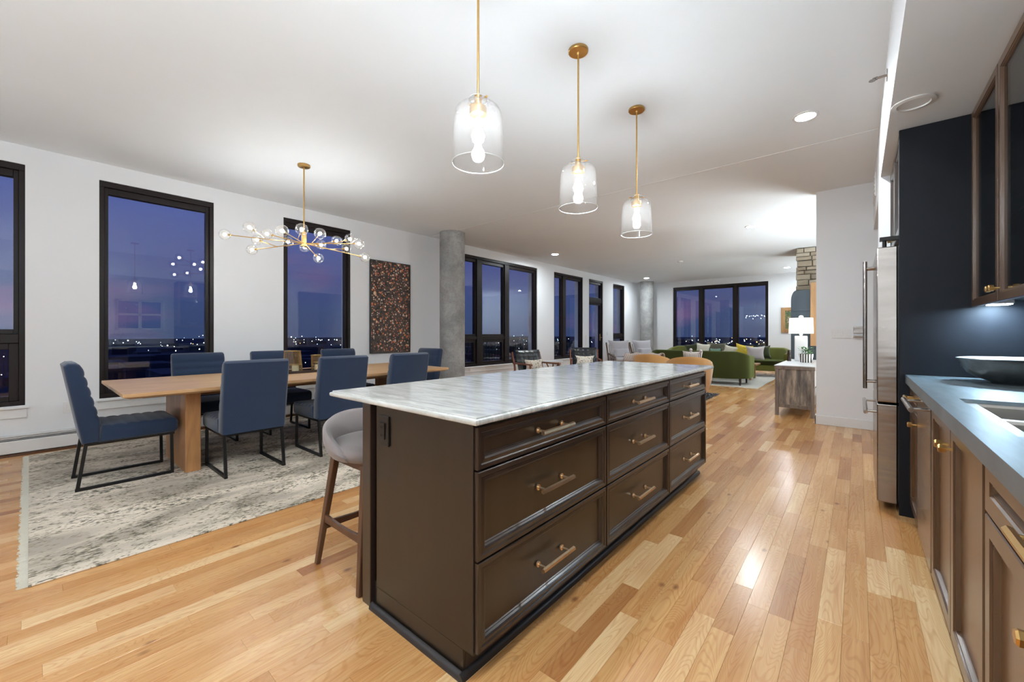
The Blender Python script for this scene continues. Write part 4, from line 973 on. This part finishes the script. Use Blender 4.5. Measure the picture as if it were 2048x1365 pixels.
# ================================================================= LOUNGE
lr = MB().box(-4.6, -1.68, 10.3, 13.55, .0005, .012).build('living_rug', M['livrug'], None, offset=(-3.5, 12, 0)); lr.location = (-3.5, 12, 0)
tag(lr, 'pale woven rug under the green sofas', 'rug')
def wall_sweep(mb, path, th, z0, zf):
    """rounded-top upholstered wall along a plan path"""
    R = []; n = len(path)
    for i, (x, y) in enumerate(path):
        a = Vector(path[max(0, i - 1)]); c = Vector(path[min(n - 1, i + 1)]); d = (c - a).normalized(); nr = Vector((-d.y, d.x)); z1 = zf(i / (n - 1)); p = Vector((x, y)); h2 = th / 2
        R.append([(p.x + nr.x * o_, p.y + nr.y * o_, z) for o_, z in ((-h2, z0), (h2, z0), (h2, z1 - .04), (h2 * .75, z1 - .012), (0, z1), (-h2 * .75, z1 - .012), (-h2, z1 - .04))])
    return mb.loft(R)
def arcpath(x0, x1, yb, yf, r, n=10, sgn=1):
    """U-shape: arm front left -> back -> arm front right; sgn=1 back at low y"""
    P = [(x0, yf), (x0, (yf + yb) / 2)]
    for k in range(n + 1):
        a = PI + (PI / 2) * k / n; P.append((x0 + r + r * math.cos(a), yb + sgn * (r + r * math.sin(a))))
    P.append(((x0 + x1) / 2, yb))
    for k in range(n + 1):
        a = 1.5 * PI + (PI / 2) * k / n; P.append((x1 - r + r * math.cos(a), yb + sgn * (r + r * math.sin(a))))
    P += [(x1, (yf + yb) / 2), (x1, yf)]
    return P
def sofa(label, x0, x1, yb, yf, sgn, ztop, zarm, mats, nseat=2):
    t_ = thing('sofa', label, 'sofa', ((x0 + x1) / 2, (yb + yf) / 2, .012))
    path = arcpath(x0 + .06, x1 - .06, yb + sgn * .06, yf, .38, sgn=sgn)
    wall_sweep(MB(), path, .13, .17, lambda f: zarm + (ztop - zarm) * min(1, max(0, min(f, 1 - f) * 3.2))).build('backrest', mats[0], t_, smooth=50)
    ya, yc = (yb + sgn * .13, yf + sgn * .02)
    MB().box(x0 + .12, x1 - .12, ya, yc - sgn * .03, .17, .33).build('base', mats[0], t_, bevel=.02)
    w_ = (x1 - x0 - .26) / nseat
    for k in range(nseat): MB().box(x0 + .13 + k * w_, x0 + .13 + (k + 1) * w_ - .008, ya + sgn * .02, yc, .33, .46).build('seat_cushion', mats[1], t_, bevel=.035, smooth=50)
    for xx in (x0 + .15, x1 - .15):
        for yy in (yb + sgn * .15, yf - sgn * .08): MB().bar((xx, yy, .175), (xx, yy, .012), .05, .05, .03, .03).build('leg', M['darkwood'], t_)
    return t_
sofa('dark green velvet sofa with curved back turned to the camera', -4.22, -1.92, 10.42, 11.35, 1, .80, .68, (M['velvet'], M['velvet']))
sofa('second green velvet sofa facing the camera under the far window', -4.9, -1.42, 14.35, 13.25, -1, .80, .66, (M['velvet2'], M['velvet']), 3)
ct = thing('coffee_table', 'low wooden coffee table between the two green sofas', 'table', (-3.0, 12.2, .012))
MB().box(-3.9, -1.98, 11.95, 12.6, .39, .43).build('tabletop', M['mantel'], ct, bevel=.005)
for xx in (-3.8, -2.15):
    for yy in (12.0, 12.55): MB().box(xx, xx + .05, yy, yy + .05, .012, .39).build('leg', M['mantel'], ct)
def at(px, py_, yy):   # point on plane y=yy seen at pixel
    u = (px - 1024) / FPX; v = (667 - py_) / FPX; d = (F2[0] + u * R2[0], F2[1] + u * R2[1]); t_ = yy / d[1]; return (d[0] * t_, yy, CH + v * t_)
rcu = random.Random(21)
def cushion(px, py_, yy, w_, h_, mat, label, rz=0, tilt=.25, tassel=False, th=.14):
    c = at(px, py_, yy); t_ = MB(); pillow_mb(w_, h_, th, c, rz, -tilt, mb=t_, pinch=.2, roll=rcu.uniform(-.3, .3))
    o = t_.build('throw_pillow', mat, None, smooth=60, offset=c); o.location = c; tag(o, label, 'pillow', 'scatter pillows on the far green sofa')
    return o
Y2 = 13.98
cushion(1386, 699, Y2, .52, .40, M['olive'], 'dark olive pillow at left end of far sofa')
cushion(1406, 699, Y2 - .14, .44, .40, M['cream'], 'cream pillow leaning beside the dark olive pillow', .3)
cushion(1431, 698, Y2, .62, .44, M['taupep'], 'taupe patterned pillow against the window')
cushion(1430, 706, Y2 - .17, .36, .30, M['teal'], 'small teal pillow in front of the patterned one')
cushion(1447, 708, Y2 - .05, .30, .26, M['pink'], 'small dusty pink pillow peeking above near sofa', th=.1)
cushion(1461, 703, Y2 - .16, .50, .36, M['cream'], 'low cream pillow left of the yellow pillow', -.3)
cushion(1486, 702, Y2 - .18, .48, .40, M['yellow'], 'yellow patterned pillow in middle of far sofa')
cushion(1511, 708, Y2 - .42, .50, .48, M['pale'], 'big pale pinkish pillow right of the yellow pillow', .35)
cushion(1527, 705, Y2 - .20, .40, .42, M['olive'], 'dark green pillow against right arm of far sofa', .5)

# tan lounge chairs
def tub_chair(label, cx_, cy_, rz, group='tan lounge chairs behind the island'):
    t_ = thing('lounge_chair', label, 'armchair', (0, 0, 0), group)
    mb = MB(); R = []; n = 36
    for k in range(n + 1):
        th = math.radians(-28 + (208 + 28 - 0) * k / n) + PI; e_ = math.sin(PI * k / n); zt = .50 + .28 * e_ ** .8; ri, ro = .30, .39
        bl = .01 * abs(math.sin(k * PI / 2 * 1.0)); ro2 = ro + (.012 if k % 2 else 0)
        R.append([(r * math.cos(th), r * math.sin(th) * 1.0, z) for r, z in ((ri * .85, .14), (ro * .84, .14), (ro2 * .95, .30), (ro2 * 1.04, zt - .05), (ro2, zt), (ri * 1.05, zt - .01), (ri, zt - .06))])
    mb.loft(R).build('shell', M['tan'], t_, smooth=60)
    MB().lathe((0, .02, .14), [(.28, 0), (.33, .03), (.35, .2), (.34, .28), (.30, .31), (.001, .32)], 32, True).build('seat', M['tan'], t_, smooth=50)
    for sx_ in (-.2, .2):
        for sy_ in (-.2, .2): MB().tube((sx_, sy_, .15), (sx_ * 1.15, sy_ * 1.15, 0), .02, .012).build('leg', M['walnut'], t_)
    t_.location = (cx_, cy_, .021); t_.rotation_euler = (0, 0, rz); return t_
tub_chair('tan corduroy tub chair with tasselled pillow, right of pair past the island', -2.42, 7.98, .35)
tub_chair('tan corduroy tub chair with striped throw, left of pair past the island', -3.25, 8.35, .1)
c = at(1385, 718, 8.15); o = pillow_mb(.36, .30, .14, c, .2, -.2).build('tassel_pillow', M['stripec'], None, smooth=60, offset=c); o.location = c
tag(o, 'grey striped pillow with corner tassels on right tan chair', 'pillow')
MB().sphere((c[0] - .03, c[1], c[2] + .17), .028).sphere((c[0] + .15, c[1], c[2] + .15), .028).tube((c[0] - .03, c[1], c[2] + .12), (c[0] - .03, c[1], c[2] + .17), .02).tube((c[0] + .13, c[1], c[2] + .11), (c[0] + .15, c[1], c[2] + .15), .02).build('tassel', M['pale'], o, smooth=60, offset=c)
# striped throw lying over the left tub chair
mb = MB(); nu, nv = 22, 10; g0 = at(1256, 716, 8.3); g1 = at(1327, 712, 8.3); vs = []
for i in range(nu):
    for j in range(nv):
        f = i / (nu - 1); q = j / (nv - 1); xx = g0[0] + (g1[0] - g0[0]) * f
        yy = 8.05 + .38 * q; zz = .80 - .10 * abs(2 * q - 1) ** 2 + .015 * math.sin(f * 17 + q * 5)
        if q < .15 or q > .85: zz -= .06
        vs.append((xx, yy, zz - .02 * (1 - f)))
fs = [(i * nv + j, (i + 1) * nv + j, (i + 1) * nv + j + 1, i * nv + j + 1) for i in range(nu - 1) for j in range(nv - 1)]
th_ = thing('throw_blanket', 'fringed brown and white striped throw draped over left tan chair', 'blanket', (g0[0], 8.25, .6))
o = mb.add(vs, fs).build('cloth', M['throwm'], th_, smooth=60); so = o.modifiers.new('thickness', 'SOLIDIFY'); so.thickness = .02
mb = MB()
for i in range(60):
    f = i / 59; xx = g0[0] + (g1[0] - g0[0]) * f
    mb.tube((xx, 8.05, .655 + .015 * math.sin(f * 17) - .02 * (1 - f)), (xx + rl.uniform(-.01, .01), 8.02, .58), .004, n=5)
tag(mb.build('fringe', M['cream'], th_), kind='stuff')
# black leather lounge chairs
def leather_chair(label):
    t_ = thing('leather_chair', label, 'armchair', (0, 0, 0), 'black leather lounge chairs by the windows')
    bk = thing('x', None, None); col.objects.unlink(bk); bpy.data.objects.remove(bk)
    # back: tufted cushion leaning (-y is back)
    mb = MB(); w_, h_, t0, nx, nz = .62, .52, .13, 25, 19; vs = []
    for side in (1, -1):
        for i in range(nx):
            for j in range(nz):
                u = i / (nx - 1); v = j / (nz - 1); e_ = min(1, 6 * min(u, 1 - u), ) ** .5 * min(1, 6 * min(v, 1 - v)) ** .5
                d = t0 / 2 * e_
                if side == 1: d += .022 * (abs(math.sin(u * 5 * PI)) * abs(math.sin(v * 4 * PI)) - .5) * e_
                X_ = (u - .5) * w_; Z_ = v * h_; Y_ = side * d - Z_ * .35
                vs.append((X_, -.22 + Y_, .36 + Z_ * .94))
    n1_ = nx * nz; fs = []
    for i in range(nx - 1):
        for j in range(nz - 1):
            a = i * nz + j; fs.append((a, a + nz, a + nz + 1, a + 1)); fs.append((n1_ + a, n1_ + a + 1, n1_ + a + nz + 1, n1_ + a + nz))
    for i in range(nx - 1):
        for j in (0, nz - 1): a = i * nz + j; fs.append((a, a + nz, n1_ + a + nz, n1_ + a))
    for j in range(nz - 1):
        for i in (0, nx - 1): a = i * nz + j; fs.append((a, a + 1, n1_ + a + 1, n1_ + a))
    mb.add(vs, fs).build('backrest', M['leather'], t_, smooth=70)
    MB().box(-.31, .31, -.22, .36, .30, .42).build('seat', M['leather'], t_, bevel=.03, smooth=50)
    for sg in (-1, 1):
        x = sg * .35
        MB().bar((x, .36, .0), (x, .33, .56), .03, .05).build('leg', M['redwood'], t_, bevel=.005)
        MB().bar((x, -.30, .0), (x, -.34, .50), .03, .05).bar((x, -.34, .5), (x, -.47, .80), .028, .045).build('leg', M['redwood'], t_, bevel=.005)
        MB().bar((x, -.40, .56), (x, .38, .575), .05, .03).build('arm', M['redwood'], t_, bevel=.006)
        MB().bar((x, -.33, .28), (x, .35, .30), .028, .04).build('rail', M['redwood'], t_, bevel=.004)
    return t_
l1 = leather_chair('black tufted leather lounge chair, the left and nearer one'); 
l2 = copy_tree(l1); place(l1, (-5.28, 7.05, 0), -1.95, l1['label']); place(l2, (-5.22, 9.0, 0), -2.55, 'black tufted leather lounge chair, the right and farther one by balcony door')
def lumbar(lc, rz, label):
    c = Vector((0, -.10, .53)); c = Matrix.Rotation(rz, 4, 'Z') @ c; c = (lc[0] + c.x, lc[1] + c.y, c.z)
    o = pillow_mb(.50, .28, .12, c, rz, .35, pinch=.22).build('lumbar_pillow', M['floral'], None, smooth=60, offset=c); o.location = c; tag(o, label, 'pillow', 'floral pillows on the leather chairs')
lumbar((-5.28, 7.05), -1.95, 'cream floral lumbar pillow on the nearer leather chair')
lumbar((-5.22, 9.0), -2.55, 'cream floral lumbar pillow on the farther leather chair')
sd = thing('side_table', 'round pale stone side table between the leather chairs', 'table', (-5.55, 8.05, 0))
MB().lathe((-5.55, 8.05, .53), [(.001, 0), (.20, 0), (.24, .012), (.245, .025), (.24, .032), (.001, .032)], 36).build('tabletop', M['consoletop'], sd, smooth=40)
for k in range(3):
    a = k * 2.1; MB().tube((-5.55 + .17 * math.cos(a), 8.05 + .17 * math.sin(a), .53), (-5.55 - .12 * math.cos(a), 8.05 - .12 * math.sin(a), 0), .014).build('leg', M['redwood'], sd)
# rope chairs with grey cushions
def rope_chair(label):
    t_ = thing('rope_chair', label, 'armchair', (0, 0, 0), 'grey cushioned rope chairs by the far column')
    for sg in (-1, 1):
        x = sg * .36
        MB().bar((x, .36, 0), (x, .26, .46), .04, .04).bar((x, -.30, 0), (x, -.28, .46), .04, .04).bar((x, -.28, .44), (x, -.50, .92), .035, .05).build('leg', M['wicker'], t_, bevel=.006)
        MB().bar((x, -.35, .60), (x, .36, .50), .05, .03).build('arm', M['wicker'], t_, bevel=.006)
        mb = MB()
        for k in range(9): mb.tube((x, -.30 + k * .07, .36), (x, -.34 + k * .075, .58), .006, n=6)
        tag(mb.build('rope_side', M['wicker'], t_), kind='stuff')
    MB().box(-.36, .36, -.28, .34, .33, .37).build('seat_frame', M['wicker'], t_)
    mb = MB()
    for k in range(12): mb.bar((-.34 + k * .062, -.28, .37), (-.34 + k * .062, -.47, .86), .012, .012)
    tag(mb.build('rope_back', M['wicker'], t_), kind='stuff')
    MB().box(-.33, .33, -.26, .36, .37, .48).build('seat_cushion', M['cushgrey'], t_, bevel=.04, smooth=50)
    pillow_mb(.68, .52, .18, (0, -.30, .76), 0, .38).build('back_cushion', M['cushgrey'], t_, smooth=60)
    pillow_mb(.5, .32, .14, (0, -.16, .60), 0, .3).build('lumbar_cushion', M['cushgrey'], t_, smooth=60)
    return t_
r1 = rope_chair('rope armchair with pale grey cushions, left one beside the last window'); r2 = copy_tree(r1)
place(r1, (-5.50, 11.75, 0), -2.35, r1['label']); place(r2, (-5.12, 12.75, 0), -2.2, 'rope armchair with pale grey cushions, right one partly behind near green sofa')
# dark shaggy mat edge behind the island
mt = thing('shaggy_mat', 'dark grey shaggy mat on the floor beyond the island', 'rug', (-2.6, 8.3, 0))
MB().box(-3.75, -2.12, 7.6, 8.85, .0005, .02).build('pile', M['charc'], mt)
mb = MB()
for _ in range(1500):
    x = rf.uniform(-2.5, -2.08); y = rf.uniform(7.72, 8.78); a = rf.random() * 2 * PI; mb.add([(x, y, .015), (x + .008, y, .015), (x + .04 * math.cos(a), y + .04 * math.sin(a), rf.uniform(.02, .055))], [(0, 1, 2)])
tag(mb.build('shag', M['charc'], mt), kind='stuff')

# console with lamp
co = thing('console_table', 'weathered grey console with scuffed panels and pale top behind partition', 'console', (-.71, 8.15, 0))
CX0, CX1, CY0, CY1, CZT = -.95, -.47, 7.22, 9.05, .745
MB().box(CX0 - .01, CX1 + .01, CY0 - .01, CY1 + .01, CZT - .012, CZT).build('tabletop', M['consoletop'], co, bevel=.003)
MB().box(CX0 - .005, CX1 + .005, CY0 - .005, CY1 + .005, CZT - .06, CZT - .012).build('top_rail', M['consolew'], co, bevel=.004)
for a in (CX0, CX1 - .045):
    for b_ in (CY0, CY1 - .045): MB().box(a, a + .045, b_, b_ + .045, 0, CZT - .06).build('leg', M['consolew'], co, bevel=.004)
MB().box(CX0 + .045, CX1 - .045, CY0 + .014, CY0 + .03, .17, CZT - .06).build('end_panel', M['scuffed'], co)
MB().box(CX0 + .045, CX1 - .045, CY0 + .004, CY0 + .035, .12, .17).build('bottom_rail', M['consolew'], co, bevel=.003)
MB().box(CX0 + .01, CX1 - .03, CY0 + .045, CY1 - .045, .14, CZT - .06).build('body', M['consolew'], co)
for k in range(3):
    y0 = CY0 + .06 + k * .575
    for z0, z1 in ((.16, .41), (.43, .67)):
        d_ = MB().box(CX1 - .03, CX1 - .008, y0, y0 + .55, z0, z1).build('drawer', M['scuffed'], co, bevel=.003)
        MB().sphere((CX1 + .012, y0 + .275, (z0 + z1) / 2), .018).build('knob', M['blackmetal'], d_, smooth=60)
lx, ly = -.745, 8.55
lp = thing('table_lamp', 'lit table lamp with white shade and white block base on console', 'lamp', (lx, ly, CZT))
MB().box(lx - .088, lx + .088, ly - .06, ly + .06, CZT, CZT + .43).build('base', M['whitecer'], lp, bevel=.012)
MB().sphere((lx, ly, CZT + .455), .026).tube((lx, ly, CZT + .47), (lx, ly, CZT + .76), .006).build('stem', M['whitecer'], lp, smooth=60)
MB().lathe((lx, ly, CZT + .47), [(.175, 0), (.168, .265), (.166, .265), (.173, 0)], 40).build('lamp_shade', M['shade_e'], lp, smooth=40)
MB().lathe((lx, ly, CZT + .755), [(.001, -.03), (.02, -.03), (.035, -.012), (.035, .01), (.02, .026), (.001, .03)], 20).build('finial', M['whitecer'], lp, smooth=60)
pl = thing('potted_plant', 'small green plant in black and white striped planter beside the lamp', 'plant', (-.66, 8.15, CZT))
MB().lathe((-.645, 8.15, CZT), [(.075, 0), (.095, .10), (.10, .14), (.09, .14), (.085, .11), (.001, .11)], 28, True).build('pot', M['planterm'], pl, smooth=40)
mb = MB()
for _ in range(160):
    a = rf.random() * 2 * PI; r = rf.uniform(0, .10); c_ = Vector((-.645 + r * math.cos(a), 8.15 + r * math.sin(a), CZT + rf.uniform(.13, .24))); d_ = Vector((math.cos(a), math.sin(a), rf.uniform(0, .8))) * .04; s_ = Vector((-math.sin(a), math.cos(a), 0)) * .012
    mb.add([c_, c_ + d_ * .5 + s_, c_ + d_, c_ + d_ * .5 - s_], [(0, 1, 2, 3)])
tag(mb.build('foliage', M['green'], pl), kind='stuff')
cj = thing('dark_vase', 'small dark turned vase on the console left of lamp', 'vase', (-.91, 8.55, CZT))
MB().lathe((-.90, 8.4, CZT), [(.03, 0), (.032, .05), (.02, .09), (.03, .12), (.022, .17), (.03, .185), (.001, .185)], 20, True).build('body', M['darkwood'], cj, smooth=50)

# stone chimney and fireplace hood
CHX, CHY = -1.05, 11.08
chm = S(MB().box(CHX + .03, 1.2, CHY + .04, CHY + 1.2, 0, H).build('wall_chimney', M['mortar']))
rs = random.Random(9); z = 1.95
while z < H - .01:
    h_ = min(rs.uniform(.075, .15), H - .002 - z); 
    if H - z - h_ < .05: h_ = H - .002 - z
    x = CHX + rs.uniform(-.012, .012)
    while x < .2:
        L_ = rs.uniform(.13, .36); j = lambda: rs.uniform(-.006, .006); dd = rs.uniform(0, .022)
        x0, x1, z0, z1, y0 = x, x + L_ - .012, z, z + h_ - .012, CHY - dd
        b1 = .012
        mb = MB().loft([[(x0, CHY + .06, z0), (x1, CHY + .06, z0), (x1, CHY + .06, z1), (x0, CHY + .06, z1)], [(x0, y0 + b1, z0 + j()), (x1, y0 + b1, z0 + j()), (x1, y0 + b1, z1 + j()), (x0, y0 + b1, z1 + j())],
                        [(x0 + b1, y0, z0 + b1), (x1 - b1, y0, z0 + b1), (x1 - b1, y0, z1 - b1), (x0 + b1, y0, z1 - b1)]])
        mb.build('stone', M['stone'], chm, tone=(rs.random(), 0, 0, 1)); x += L_
    z += h_
hd_ = thing('fireplace_hood', 'blue grey metal fireplace surround with rounded top below the stone', 'fireplace', (-.6, 10.9, 0))
R = []; 
pts = [(-1.13, 0)] + [(-1.13 + .10 * (1 - math.cos(a)) , 1.93 + .23 * math.sin(a)) for a in [PI / 2 * k / 8 for k in range(9)]] + [(.2, 2.16), (.2, 0)]
front = [(x, 10.86, z) for x, z in pts]; bk_ = [(x, 11.035, z) for x, z in pts]
MB().loft([front, bk_]).build('surround', M['archsteel'], hd_, smooth=30)
MB().box(-1.09, .19, 10.84, 10.86, 1.70, 1.735).build('band', M['archsteel'], hd_, bevel=.004)
MB().box(-.775, -.60, 10.74, 10.838, .95, 2.30).build('wood_board', M['mantel'], hd_, bevel=.004)['label'] = 'upright honey coloured wooden board'
lpn = thing('landscape_picture', 'small landscape painting in wide wooden frame on far wall', 'painting', (-1.5, FY, 1.24))
MB().box(-1.75, -1.2, FY - .02, FY - .012, 1.36, 1.92).build('canvas', M['landscape'], lpn)
fm = MB()
for a, b_, c, d in ((-1.86, -1.75, 1.24, 2.03), (-1.2, -1.09, 1.24, 2.03), (-1.75, -1.2, 1.24, 1.36), (-1.75, -1.2, 1.92, 2.03)): fm.box(a, b_, FY - .04, FY, c, d)
fm.build('frame', M['mantel'], lpn, bevel=.008)
